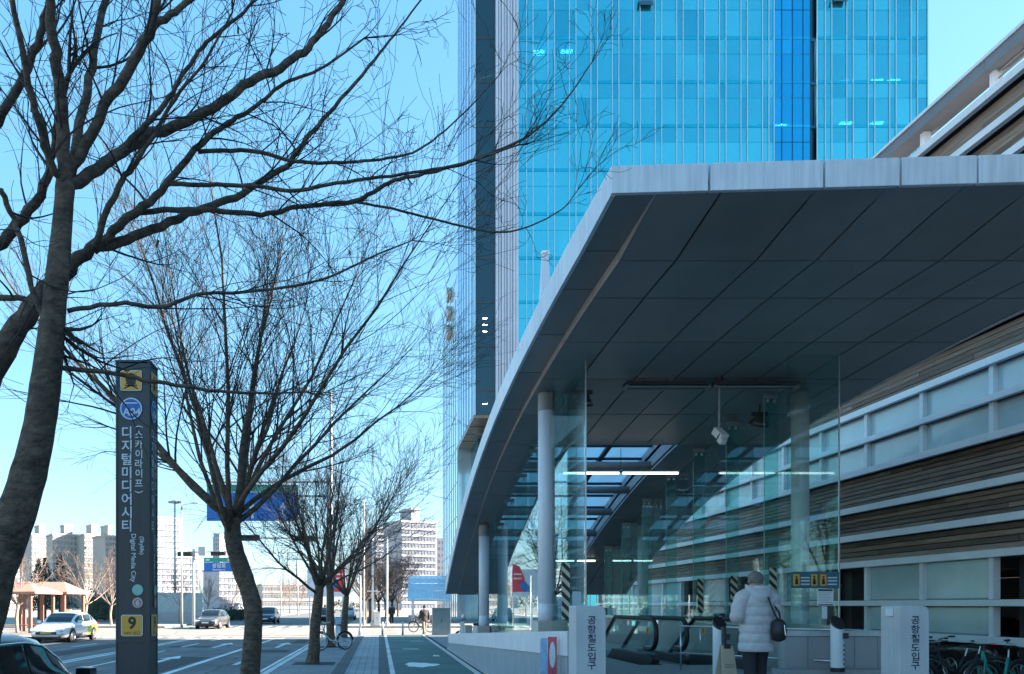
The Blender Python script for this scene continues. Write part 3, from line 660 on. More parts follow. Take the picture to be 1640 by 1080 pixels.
# ceiling lights seen through the glass
k = 0
for px_, py_ in ((1069,61),(1160,126),(1211,125),(1260,123),(1360,119),(1416,117),(1443,117),(1110,195),(1162,193),(1211,192),(1260,190),(1366,186),(1416,186),(915,201),(963,199),(867,70),(912,69),(915,337),(862,201)):
    tbx('ceiling_light', M['office_light'], tx(px_)-.55, TY+.9, tz(py_)-.04, tx(px_)+.55, TY+1.5, tz(py_)+.04)
# ribbed corner: right rib panel, dark glass bay, left flank, soffit of the overhang
zc = tz(665)
for i in range(8):
    a = 793 + 37*i/8; tbx('rib_panel', M['tower_rib'], tx(a)+.03, TY-.30+(i%2)*.10, 0, tx(a+37/8)-.03, TY+.2, 78)
tbx('rib_backing', M['tower_rib2'], tx(793), TY, 0, tx(830), TY+.3, 78)
tbx('dark_bay', M['tower_dark'], tx(761), TY+.06, zc, tx(793), TY+.12, 78)
for fz in fl_z: tbx('dark_bay_transom', M['dsteel'], tx(761), TY+.02, fz-.06, tx(793), TY+.06, fz+.06)
tbx('corner_trim', M['tower_fin'], tx(759.5), TY-.1, zc, tx(761.5), TY+.15, 78)
for py_ in (510, 520, 531, 647): tbx('ceiling_light', M['office_light'], tx(775)-.1, TY+.04, tz(py_)-.015, tx(775)+.3, TY+.058, tz(py_)+.015)
xl = tx(760)
M['flank'] = mat('blue glass flank rib', (.42,.66,.84), .18, .5, .08, .2, orand=.08)
for i in range(12):
    ya = TY + .2 + 14.2*i/12; tbx('rib_panel', M['flank'], xl-.06-(i%2)*.12, ya+.06, zc-.0, xl+.2, ya+14.2/12-.06, 78)
tbx('flank_backing', M['tower_rib2'], xl, TY+.1, zc, xl+.3, TY+14.4, 78)
M['soffit_brown'] = mat('bronze soffit', (.22,.13,.075), .35, .3, .6, .6, stretch=(1,3,1), warm=(.34,.26,.18))
tbx('overhang_soffit', M['soffit_brown'], xl-.1, TY+.0, zc-.3, tx(830), TY+14.4, zc-.02)
for k in range(4): tbx('overhang_trim', M['dsteel'], xl-.12, TY+3.4*k+.0, zc-.33, tx(793), TY+3.4*k+.18, zc-.305)
tbx('recessed_glass', M['tower_glass'], tx(765)+1.2, TY+9, 0, tx(830), TY+16, zc-.32)
# rear wing with a rounded shoulder
wing = thing('glass_wing', 'pale blue glass wing with rounded shoulder behind the left edge of the tower', 'building', (9, 100, 0))
prof = [(-11.6, 0), (9.5, 0), (9.5, 38.5)] + [(9.5 - 7*(1-math.cos(R(a))), 38.5 + 7.0*math.sin(R(a))) for a in range(15, 91, 15)] + [(-11.6, 44.6)]
MB().prism(prof, lambda u, w: (.0, u, w), lambda u, w: (11, u, w)).build('facade', M['tower_pale'], wing)
for z in range(4, 44, 4): MB().box(-.04, -11.5, z-.05, 0, 9.4, z+.05).build('transom', M['tower_fin'], wing)
for k in range(9): MB().box(-.05, -11.2+2.5*k, 0, -.002, -11.12+2.5*k, 38).build('mullion', M['tower_fin'], wing)
for k, z in enumerate((35.6, 38.0, 40.4)): MB().prism([(-4.6, z), (-1.4, z), (-1.4, z+2.0)], lambda u, w: (-.45, u, w), lambda u, w: (-.06, u, w)).build('louvre', M['beige'], wing)
# pale tapered vent pylon seen over the canopy
vp = thing('vent_pylon', 'pale tapered pylon rising behind the canopy edge', 'pylon', (8.6, 40, 0))
MB().lathe((0,0,0), [(1.15,0),(.42,17.0),(.21,19.9)], 4, (0,0,R(45))).build('shaft', M['tower_rib'], vp)
MB().box(-.19,-.19,19.9,.19,.19,20.05).build('cap', M['white'], vp); MB().box(-.05,-.55,14.6,.7,-.5,14.72).build('bracket', M['white'], vp)


# road wear: patches, manholes, drain
M['patch'] = mat('fresh asphalt patch', (.045,.046,.05), .9, 0, .2, 40, bump=.3, bscale=120)
for x0, y0, x1, y1 in ((-6.9,20,-5.9,27),(-4.9,29.5,-3.6,31.2),(-9.2,33,-7.4,34.3),(-12.6,24,-11.4,36),(-4.2,36.5,-3.6,40.5)): sheet('asphalt_patch', x0, y0, x1, y1, -.1245, M['patch'])
for x, y in ((-4.9,27.2),(-7.8,30.4),(-6.3,38.4),(-12.2,38.2)): struct('manhole_cover', MB().lathe((x, y, -.1275), [(.36,0),(.36,.0065),(.30,.0075)], 24), M['dsteel'])
for k in range(4): struct('drain_grate', MB().box(-3.15, 14+8*k, -.13, -2.93, 14.6+8*k, -.121), M['dsteel'])
for x, y in ((1.2,29.5),(-.45,33.2),(1.75,36.0)): struct('access_cover', MB().box(x-.3, y-.3, 0, x+.3, y+.3, .0098), M['gsteel'])

for nm in ('asphalt', 'sunlit worn asphalt'):
    nt = bpy.data.materials[nm].node_tree; N = nt.nodes; L = nt.links; bs = N['Principled BSDF']; src = bs.inputs['Base Color'].links[0].from_socket
    tc = N.new('ShaderNodeTexCoord'); nz = N.new('ShaderNodeTexNoise'); nz.inputs['Scale'].default_value = 1.2; nz.inputs['Detail'].default_value = 6; L.new(tc.outputs['Object'], nz.inputs['Vector'])
    mx0 = N.new('ShaderNodeMix'); mx0.data_type = 'RGBA'; mx0.inputs[0].default_value = .30; L.new(tc.outputs['Object'], mx0.inputs[6]); L.new(nz.outputs['Color'], mx0.inputs[7])
    vo = N.new('ShaderNodeTexVoronoi'); vo.feature = 'DISTANCE_TO_EDGE'; vo.inputs['Scale'].default_value = .33; L.new(mx0.outputs[2], vo.inputs['Vector'])
    rp = N.new('ShaderNodeValToRGB'); rp.color_ramp.elements[0].position = .002; rp.color_ramp.elements[0].color = (.45,.45,.45,1); rp.color_ramp.elements[1].position = .012; rp.color_ramp.elements[1].color = (1,1,1,1); L.new(vo.outputs['Distance'], rp.inputs[0])
    mp = N.new('ShaderNodeMapping'); mp.inputs['Scale'].default_value = (1.3, .03, 1); L.new(tc.outputs['Object'], mp.inputs[0]); n2 = N.new('ShaderNodeTexNoise'); n2.inputs['Scale'].default_value = 1.0; n2.inputs['Detail'].default_value = 3; L.new(mp.outputs[0], n2.inputs['Vector'])
    r2 = N.new('ShaderNodeValToRGB'); r2.color_ramp.elements[0].position = .35; r2.color_ramp.elements[0].color = (.78,.78,.78,1); r2.color_ramp.elements[1].position = .65; r2.color_ramp.elements[1].color = (1,1,1,1); L.new(n2.outputs[0], r2.inputs[0])
    m1 = N.new('ShaderNodeMix'); m1.data_type = 'RGBA'; m1.blend_type = 'MULTIPLY'; m1.inputs[0].default_value = 1; L.new(src, m1.inputs[6]); L.new(rp.outputs[0], m1.inputs[7])
    m2 = N.new('ShaderNodeMix'); m2.data_type = 'RGBA'; m2.blend_type = 'MULTIPLY'; m2.inputs[0].default_value = 1; L.new(m1.outputs[2], m2.inputs[6]); L.new(r2.outputs[0], m2.inputs[7]); L.new(m2.outputs[2], bs.inputs['Base Color'])
# fallen leaves along the kerb and the podium
lm_ = MB(); r9 = random.Random(77)
for k in range(500):
    x = r9.choice((-2.65, -1.9, 2.3, -3.05, .9)) + r9.gauss(0, .16); y = r9.uniform(12, 43); z = .012 if x > -2.75 else -.112; a = r9.uniform(0, 6.28); s_ = r9.uniform(.02, .045)
    lm_.add([(x+s_*math.cos(a), y+s_*math.sin(a), z), (x-.5*s_*math.sin(a), y+.5*s_*math.cos(a), z+.006), (x-s_*math.cos(a), y-s_*math.sin(a), z), (x+.5*s_*math.sin(a), y-.5*s_*math.cos(a), z+.004)], [(0,1,2,3)])
lo_ = stuff(lm_.build('leaf_litter', mat('dry leaf', (.20,.11,.06), .9, 0, .4, 9), fix=False)); tag(lo_, 'dry fallen leaves scattered along the kerb and bike lane', 'leaves')

# ================================================================== LETTERING
def glyphs(mb, s, size, o, u, w, bold=.012, squeeze=1.0, center=True):
    """flat letters: centred on o, reading along u, upright along w"""
    c = bpy.data.curves.new('t', 'FONT'); c.body = s; c.size = size; c.resolution_u = 3; c.offset = bold*size; c.align_x = 'CENTER'
    ob = bpy.data.objects.new('t', c); C.objects.link(ob)
    me = bpy.data.meshes.new_from_object(ob.evaluated_get(bpy.context.evaluated_depsgraph_get()))
    xs = [v.co.x for v in me.vertices]; ys = [v.co.y for v in me.vertices]
    if xs:
        cx, cy = (min(xs)+max(xs))/2, (min(ys)+max(ys))/2
        u, w, o = Vector(u), Vector(w), Vector(o)
        mb.add([o + u*(v.co.x-cx)*squeeze + w*(v.co.y-cy) for v in me.vertices], [tuple(p.vertices) for p in me.polygons])
    bpy.data.objects.remove(ob); bpy.data.curves.remove(c); bpy.data.meshes.remove(me); return mb
def disc(mb, o, u, w, r0, r1=0, n=28):
    o, u, w = Vector(o), Vector(u), Vector(w); a = [2*math.pi*i/n for i in range(n)]
    out = [o + (u*math.cos(t) + w*math.sin(t))*r0 for t in a]
    if not r1: return mb.add(out, [tuple(range(n))])
    return mb.add(out + [o + (u*math.cos(t) + w*math.sin(t))*r1 for t in a], [(i, (i+1)%n, n+(i+1)%n, n+i) for i in range(n)])
def rrect(mb, o, u, w, a, b, r=.02, t=.003):
    """rounded plate with thickness towards the viewer (normal = u x w)"""
    o, u, w = Vector(o), Vector(u), Vector(w); nrm = u.cross(w); pts = []
    for cx, cy, s in ((a/2-r, b/2-r, 0), (-a/2+r, b/2-r, 90), (-a/2+r, -b/2+r, 180), (a/2-r, -b/2+r, 270)):
        for k in range(5): pts.append((cx + r*math.cos(R(s+k*22.5)), cy + r*math.sin(R(s+k*22.5))))
    return mb.prism(pts, lambda p, q: o + u*p + w*q, lambda p, q: o + u*p + w*q + nrm*t)

# ------------------------------------------------------------------ station name pillar
SX0, SX1, SY0, SY1, STOP = -2.609, -2.270, 7.60, 7.875, 4.10
sp_ = thing('station_sign_pillar', 'tall dark station sign pillar with white lettering and yellow exit plate', 'sign', ((SX0+SX1)/2, (SY0+SY1)/2, 0))
ox, oy = (SX0+SX1)/2, (SY0+SY1)/2; hw, hd = (SX1-SX0)/2, (SY1-SY0)/2
MB().box(-hw+.006, -hd+.006, 0, hw-.006, hd-.006, STOP-.01).build('body', M['signbody'], sp_)
for sx, sy in ((-1,-1),(1,-1),(1,1),(-1,1)):
    MB().box(sx*hw-(.022 if sx > 0 else 0), sy*hd-(.022 if sy > 0 else 0), 0, sx*hw+(.022 if sx < 0 else 0), sy*hd+(.022 if sy < 0 else 0), STOP).build('corner_post', M['signbody'], sp_, bevel=.004)
MB().box(-hw-.003, -hd-.003, STOP, hw+.003, hd+.003, STOP+.02).build('cap', M['signbody'], sp_)
MB().box(-hw-.002, -hd-.002, 1.335, hw+.002, hd+.002, 1.350).build('seam', M['dsteel'], sp_)
MB().box(-hw-.03, -hd-.03, 0, hw+.03, hd+.03, .12).build('base', M['granite'], sp_, bevel=.01)
def pillar_face(o, u, k, side):
    """o: face centre on the front plane, u: reading direction, k: squeeze of the layout"""
    w = Vector((0,0,1)); u = Vector(u); n = u.cross(w); o = Vector(o)
    def p(px, py, d=.002): return o + u*((px-212.5)*.00617*k) + w*(CAMZ + (CY-py)*.00617) + n*d
    W = .211*k
    rrect(MB(), p(210,610), u, w, W, .204, .02*k, .004).build('picto_border', M['text_w'], sp_)
    rrect(MB(), p(210,610,.006), u, w, W*.93, .19, .018*k, .002).build('picto_plate', M['yellow'], sp_)
    mb = MB(); disc(mb, p(210,607,.009), u*k, w, .055, 0); mb.build('train_body', M['text_k'], sp_, fix=False)
    mb = MB(); rrect(mb, p(210,604,.010), u, w, .062*k, .035, .008*k, .001); mb.build('train_window', M['yellow'], sp_)
    mb = MB()
    for sgn in (-1, 1):
        a, b = p(210-sgn*8, 614, .0095), p(210+sgn*11, 623, .0095); t = w*.012
        mb.add([a-t*.6, b-t*.6, b+t*.6, a+t*.6], [(0,1,2,3)])
    mb.add([p(200,619,.0095), p(220,619,.0095), p(220,617,.0095), p(200,617,.0095)], [(0,1,2,3)])
    mb.build('rail_symbol', M['text_k'], sp_, fix=False)
    mb = MB(); disc(mb, p(210,655,.003), u*k, w, .112); mb.build('line_disc', M['blue'], sp_, fix=False)
    mb = MB(); disc(mb, p(210,655,.0045), u*k, w, .108, .096); mb.build('disc_ring', M['text_w'], sp_, fix=False)
    mb = MB(); glyphs(mb, 'A04', .105, p(211,660,.005), u, w, .02, k); mb.add([p(200,647,.005), p(220,647,.005), p(220,645,.005), p(200,645,.005)], [(0,1,2,3)]); mb.build('station_code', M['text_w'], sp_, fix=False)
    mb = MB()
    for i, ch in enumerate('디지털미디어시티'): glyphs(mb, ch, .128, p(203, 693+21.3*i, .003), u, w, .018, k)
    mb.build('name_lettering', M['text_w'], sp_, fix=False)
    mb = MB()
    for i, ch in enumerate('스카이라이프'): glyphs(mb, ch, .092, p(222.5, 696+15.6*i, .003), u, w, .014, k)
    glyphs(mb, '(', .085, p(222.5, 684, .003), -w, u*k, .014); glyphs(mb, ')', .085, p(222.5, 788, .003), -w, u*k, .014)
    mb.build('side_lettering', M['text_w'], sp_, fix=False)
    mb = MB(); glyphs(mb, 'Digital Media City', .066, p(213, 894, .003), -w, u*k, .014); mb.build('english_lettering', M['text_w'], sp_, fix=False)
    mb = MB(); glyphs(mb, '(Skylife)', .058, p(226.5, 874, .003), -w, u*k, .014); mb.build('english_side_lettering', M['text_w'], sp_, fix=False)
    for py, mt in ((945, 'mint'), (965.5, 'pinkd')):
        mb = MB(); disc(mb, p(220.5, py, .003), u*k, w, .054); mb.build('line_badge', M[mt], sp_, fix=False)
    mb = MB(); glyphs(mb, '6', .075, p(220.5, 965.5, .005), u, w, .02, k); disc(mb, p(220.5,965.5,.005), u*k, w, .046, .040); mb.build('badge_number', M['text_w'], sp_, fix=False)
    rrect(MB(), p(211.5,1002), u, w, W*1.02, .212, .022*k, .004).build('exit_border', M['text_w'], sp_)
    rrect(MB(), p(211.5,1002,.006), u, w, W*.95, .198, .02*k, .002).build('exit_plate', M['yellow'], sp_)
    mb = MB(); glyphs(mb, '9', .165, p(212,998,.009), u, w, .03, k); glyphs(mb, 'EXIT 出口', .036, p(212,1014,.009), u, w, .01, k); mb.build('exit_number', M['text_k'], sp_, fix=False)
pillar_face((0, -hd, 0), (1,0,0), 1.0, 0)
pillar_face((hw, 0, 0), (0,1,0), .80, 1)

# ------------------------------------------------------------------ granite gateposts
def gatepost(x0, x1, label, device):
    g = thing('gatepost', label, 'gatepost', ((x0+x1)/2, 10.05, 0)); h = (x1-x0)/2; r = .085; top = 1.685
    poly = [(-h, 0), (h, 0), (h, top-r)] + [(h-r+r*math.cos(R(a)), top-r+r*math.sin(R(a))) for a in (22.5,45,67.5,90)] + [(-h+.02, top+.005), (-h, top-.01)]
    MB().prism(poly, lambda a, b: (a, 0, b), lambda a, b: (a, .38, b)).build('block', M['granite_w'], g, bevel=.008)
    mb = MB()
    for i, ch in enumerate('공항철도입구'): glyphs(mb, ch, .118, (.0+.01, -.003, 1.50 - i*.1185), (1,0,0), (0,0,1), .02, 1.12)
    mb.build('engraved_lettering', M['text_n'], g, fix=False)
    MB().box(-h-.02, -.02, 0, h+.02, .40, .08).build('foot', M['granite'], g)
    if device: MB().box(-h-.045, .12, 1.55, -h-.002, .22, 1.65).build('card_reader', M['white'], g, bevel=.005)
gatepost(2.565, 2.955, 'pale granite gatepost with Korean lettering beside the red and blue poster', False)
gatepost(6.795, 7.18, 'pale granite gatepost with Korean lettering in front of the parked bicycles', True)

# ------------------------------------------------------------------ white bollards, wet floor sign, poster
def bollard(x, y, z0, h, label):
    b = thing('white_bollard', label, 'bollard', (x, y, z0)); n = 24; r = .098
    def ring(z, rr=r, sl=0): return [(rr*math.cos(2*math.pi*i/n), rr*math.sin(2*math.pi*i/n), z + sl*math.sin(2*math.pi*i/n)) for i in range(n)]
    def loft(rings): 
        m = MB(); m.add([p for q in rings for p in q], [(k*n+i, k*n+(i+1)%n, (k+1)*n+(i+1)%n, (k+1)*n+i) for k in range(len(rings)-1) for i in range(n)] + [tuple(range(n)), tuple((len(rings)-1)*n+i for i in range(n))]); return m
    loft([ring(.07), ring(h-.14, r, .075)]).build('post', M['white'], b, smooth=False)
    loft([ring(h-.139, r*1.0, .075), ring(h-.10, r*1.0, .085), ring(h-.085, r*.9, .085)]).build('slanted_top', M['black'], b)
    loft([ring(0, r*1.05), ring(.07, r*1.05)]).build('foot', M['black'], b)
    MB().box(.03, -.115, h-.36, .115, -.06, h-.27).build('reader', M['dsteel'], b, bevel=.006)
    for k in range(6): MB().box(.045, -.0995, h-.48-k*.075, .060, -.083, h-.455-k*.075).build('mark', M['text_n'], b)
bollard(5.30, 12.0, FZ, 1.10, 'white round bollard with slanted black top behind the yellow floor sign')
bollard(7.38, 12.4, .62, .90, 'white round bollard with slanted black top in front of the granite wall')
ws = thing('wet_floor_sign', 'beige yellow folding wet floor sign in front of the white bollard', 'sign', (5.14, 11.4, FZ))
M['cream'] = mat('cream plastic', (.58,.48,.36), .5, 0, .06)
for sgn in (-1, 1):
    MB().prism([(-.13, 0), (.13, 0), (.085, .68), (-.085, .68)], lambda a, b: (a, sgn*(.17-b*.22), b), lambda a, b: (a, sgn*(.17-b*.22)+.018, b)).build('panel', M['cream'], ws, bevel=.005)
MB().box(-.05, -.035, .63, .05, .045, .70).build('hinge', M['dsteel'], ws, bevel=.008)
for k, z in enumerate((.40, .365)): MB().obox((0, -.085-(.40-z)*.22, z), (.13, .004, .014), (R(-12),0,0)).build('text_bar', M['gsteel'], ws)
MB().tube([(.02, .12, .0+.58), (.02,.14,.95)], .035, 10).build('chain_post', M['dsteel'], ws)
po = thing('poster_stand', 'narrow red, white and blue poster leaning at the end of the podium wall', 'poster', (2.44, 11.1, 0))
MB().box(-.115, 0, .25, -.02, .015, 1.22).build('blue_sheet', mat('pale blue print', (.30,.48,.72), .4, 0, .35, 6), po)
MB().box(-.012, -.01, .22, .115, .012, 1.24).build('red_sheet', mat('red print', (.62,.10,.14), .4, 0, .3, 7), po)
MB().add([(.02+.055*math.cos(R(a))*.8+.03, -.012, .98+.19*math.sin(R(a))) for a in range(0,360,20)], [tuple(range(18))]).build('white_figure', M['white'], po, fix=False)
MB().box(.02, -.0125, .40, .09, -.0105, .62).build('white_panel', M['white'], po)
MB().box(-.115, .02, 0, -.10, .035, 1.2).build('leg', M['steel'], po); MB().box(.10, .02, 0, .115, .035, 1.2).build('leg', M['steel'], po)

# ================================================================== TREES
def spline(pts, n):
    out = []; P_ = [pts[0]] + list(pts) + [pts[-1]]
    for i in range(1, len(P_)-2):
        p0, p1, p2, p3 = P_[i-1], P_[i], P_[i+1], P_[i+2]
        for k in range(n):
            t = k/n; out.append(tuple(.5*((2*b) + (c-a)*t + (2*a-5*b+4*c-d)*t*t + (-a+3*b-3*c+d)*t**3) for a, b, c, d in zip(p0, p1, p2, p3)))
    out.append(tuple(pts[-1])); return out
def rv(rng): 
    while True:
        v = Vector((rng.uniform(-1,1), rng.uniform(-1,1), rng.uniform(-1,1)))
        if .1 < v.length < 1: return v.normalized()
def grow(mb, p, d, L, r, lvl, rng, P, rmin):
    ns = max(3, int(L/P['seg'])) if lvl < P['max'] else max(3, min(6, int(L/P['seg'])))
    pts = [p.copy()]; dirs = [d.copy()]; dd = d.copy(); q = p.copy()
    bend = rv(rng).cross(d)*P.get('bend', .10)*(6/ns)
    for i in range(ns):
        dd = (dd + bend + rv(rng)*P['wig'] + Vector((0,0,1))*P['up']).normalized()
        q = q + dd*(L/ns); pts.append(q.copy()); dirs.append(dd.copy())
    rs = [max(rmin, r*(1-.72*i/ns)) for i in range(ns+1)]
    mb.tube(pts, rs, 6 if r > .02 else 4 if r > .006 else 3, cap=False)
    if lvl >= P['max']: return
    nc = P['kids'][lvl]
    nc = max(1, int(nc*rng.uniform(.75,1.25)))
    for k in range(nc):
        t = rng.uniform(P['from'], 1.0) if k else 1.0
        i = min(ns-1, int(t*ns)); f = t*ns - i; pp_ = pts[i].lerp(pts[i+1], min(1, f)); ax = rv(rng)
        dr = dirs[i+1]; side = dr.cross(ax).normalized(); ang = R(rng.uniform(*P['ang']))
        nd = (dr*math.cos(ang) + side*math.sin(ang)).normalized()
        grow(mb, pp_, nd, L*rng.uniform(*P['len'])*(1.12-.35*t), max(rmin, r*(1-.7*t)*rng.uniform(.55,.8)), lvl+1, rng, P, rmin)

# -- the large tree at the left, its limbs spread over the street
t1 = thing('street_tree', 'large bare tree leaning in from the left edge with limbs overhead', 'tree', (-2.28, 4.2, 0), 0, 'bare street trees')
PXT = 4.2/FPX
trunk = [(-60,1468,40),(-56,1250,38),(-45,1080,37),(-8,915,35),(34,800,32),(60,700,28),(75,600,24.5),(88,480,20),(98,380,17.5),(105,292,16)]
limbs = [  # (px, py, radius px, depth)
 [(105,300,15,4.2),(99,170,12.5,4.1),(86,60,10.5,3.95),(72,-90,8,3.8)],
 [(107,296,11,4.2),(138,150,8.5,4.4),(165,20,7,4.6),(190,-120,5,4.9)],
 [(103,300,9,4.2),(72,235,8,4.05),(46,135,7,3.85),(14,-30,5.5,3.6)],
 [(108,300,13,4.2),(165,264,11.5,4.3),(230,222,10.5,4.45),(330,180,9.5,4.6),(400,132,8.5,4.75),(470,96,7.5,4.9),(515,50,6.5,5.0),(565,-25,5,5.1)],
 [(112,280,11,4.2),(168,172,10.5,4.1),(232,68,10,4.0),(250,0,8,3.9),(258,-90,6,3.8)],
 [(243,45,8,4.0),(290,12,6,4.05),(345,-25,4.5,4.1)],
 [(-90,830,27,4.9),(-45,690,26,4.85),(5,560,23,4.8),(58,485,19,4.75),(110,430,14.5,4.7),(165,385,10,4.7),(215,343,8.5,4.7),(258,306,7.5,4.75),(322,230,6,4.8),(365,198,5,4.85),(410,170,4,4.9),(456,134,3.4,4.95),(510,112,2.6,5.0),(585,60,1.8,5.1)],
 [(150,400,11,4.7),(215,380,9.5,4.8),(300,343,8,4.95),(376,316,7,5.1),(456,268,5.6,5.25),(485,230,5,5.3),(526,182,4,5.4),(590,108,3,5.5),(640,45,2,5.6),(690,-20,1.5,5.7)],
 [(218,340,6,4.75),(322,336,5.6,4.9),(419,344,5,5.1),(483,330,4.6,5.2),(569,322,4.4,5.3),(623,293,4,5.4),(680,278,3.6,5.5),(740,263,3.4,5.6),(800,240,3,5.7),(850,215,2.4,5.75),(900,168,1.8,5.8),(948,100,1.2,5.9)],
 [(268,295,5,4.75),(322,296,4.6,4.8),(400,297,4.2,4.9),(472,306,4,5.0),(540,294,3.6,5.1),(645,279,3,5.2),(740,262,2.6,5.3),(830,232,1.8,5.4)],
 [(317,244,4.4,4.8),(402,242,4,4.9),(483,260,3.6,5.0),(560,260,3.2,5.15),(620,254,2.6,5.3),(671,240,2.2,5.4),(736,188,1.5,5.5),(800,120,1,5.6)],
 [(108,498,5,4.25),(188,486,4.6,4.35),(258,491,4.2,4.45),(322,472,3.6,4.6),(402,467,3.2,4.8),(510,450,2.6,5.0),(600,410,1.8,5.2),(660,385,1.3,5.3)],
 [(569,324,2.6,5.3),(644,338,2.4,5.4),(740,363,2.2,5.5),(800,372,2,5.55),(850,362,1.6,5.6),(900,335,1.2,5.7),(925,305,.9,5.7)],
 [(78,588,6,4.2),(130,592,5,4.25),(190,600,4.6,4.3),(250,612,4.2,4.35),(350,627,3.4,4.5),(430,630,2.4,4.6),(490,628,1.6,4.7)],
 [(0,300,6,4.0),(27,365,6,4.1),(54,473,6,4.15),(86,522,7,4.2)],
 [(-30,415,12,4.6),(20,370,11,4.6),(70,300,9,4.6),(90,210,7,4.5),(110,120,5,4.4)],
 [(-10,210,9,4.6),(45,110,8,4.5),(70,30,7,4.4),(95,-60,5,4.3)],
 [(-30,480,7,4.2),(30,478,6,4.2),(60,490,5,4.2)],
 [(150,395,7,4.5),(190,300,6,4.4),(225,250,5,4.35),(280,160,3.6,4.3),(330,95,2.6,4.25),(372,20,1.8,4.2)],
 [(196,243,8,4.38),(232,200,6,4.34),(265,165,5,4.3),(300,110,4.2,4.3),(330,70,3.8,4.3),(400,10,3,4.3),(440,-40,2,4.3)],
]
off1 = Vector((-2.28, 4.2, 0))
def pth(l): return [at(p[0], p[1], p[3]) - off1 for p in l], [p[2]*p[3]/FPX*.80 for p in l]
mb = MB()
tp = spline([tuple(at(x, y, 4.2) - off1) for x, y, r in trunk], 5)
tr = [c[0] for c in spline([(r*PXT*.92, 0) for x, y, r in trunk], 5)]
rng = random.Random(11)
tr = [r*(1 + rng.uniform(-.045,.045)) for r in tr]
mb.tube(tp, tr, 18, cap=True)
tw = MB(); P1 = dict(max=3, kids=(3,4,3,0), wig=.10, up=.045, seg=.065, ang=(22,58), len=(.45,.74), bend=.16)
P1['from'] = .15
for l in limbs:
    pts, rs = pth(l); pts = spline([tuple(p) for p in pts], 6); rs = [c[0] for c in spline([(r, 0) for r in rs], 6)]
    pts = [Vector(p) + rv(rng)*min(.012, r*.4) for p, r in zip(pts, rs)]
    mb.tube(pts, rs, 14 if rs[0] > .03 else 8, cap=True)
    Ltot = sum((b-a).length for a, b in zip(pts[:-1], pts[1:]))
    n = int(Ltot*6.0)
    for k in range(n):
        i = rng.randint(int(len(pts)*.18), len(pts)-2); d0 = (pts[i+1]-pts[i]).normalized(); ax = rv(rng); side = d0.cross(ax).normalized()
        if pts[i].x > 1.9 and rng.random() < .45: continue
        a = R(rng.uniform(28, 70)); d = (d0*math.cos(a) + side*math.sin(a) + Vector((0,0,.25))).normalized()
        r0 = min(rs[i]*.45, rng.uniform(.0035,.009)); Lb = rng.uniform(.35, .95)*(.55 if pts[i].x > 1.6 else 1)
        grow(tw, pts[i].copy(), d, Lb, r0, 1, rng, P1, .0016)
    # the limb's own tip goes on as thin shoots
    for k in range(4):
        d = ((pts[-1]-pts[-4]).normalized() + rv(rng)*.5).normalized(); grow(tw, pts[-1].copy(), d, rng.uniform(.25,.5), rs[-1]*.8, 1, rng, P1, .0016)
mb.build('trunk', M['bark'], t1, smooth=True, fix=False)
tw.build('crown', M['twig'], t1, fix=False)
# a few dead leaves still hanging
lv = MB()
tips = [v for v in tw.v if 1.1 < v[2] and -.6 < v[0] < 2.2]
for k in range(34):
    c = Vector(rng.choice(tips)); s_ = rng.uniform(.014,.026)
    lv.obox(c - Vector((0,0,.018)), (s_*.5, .003, s_*1.6), (rng.uniform(-.5,.5), rng.uniform(-.5,.5), rng.uniform(0,3)))
stuff(lv.build('dead_leaves', mat('dead leaf', (.11,.055,.035), .8, 0, .3), t1))

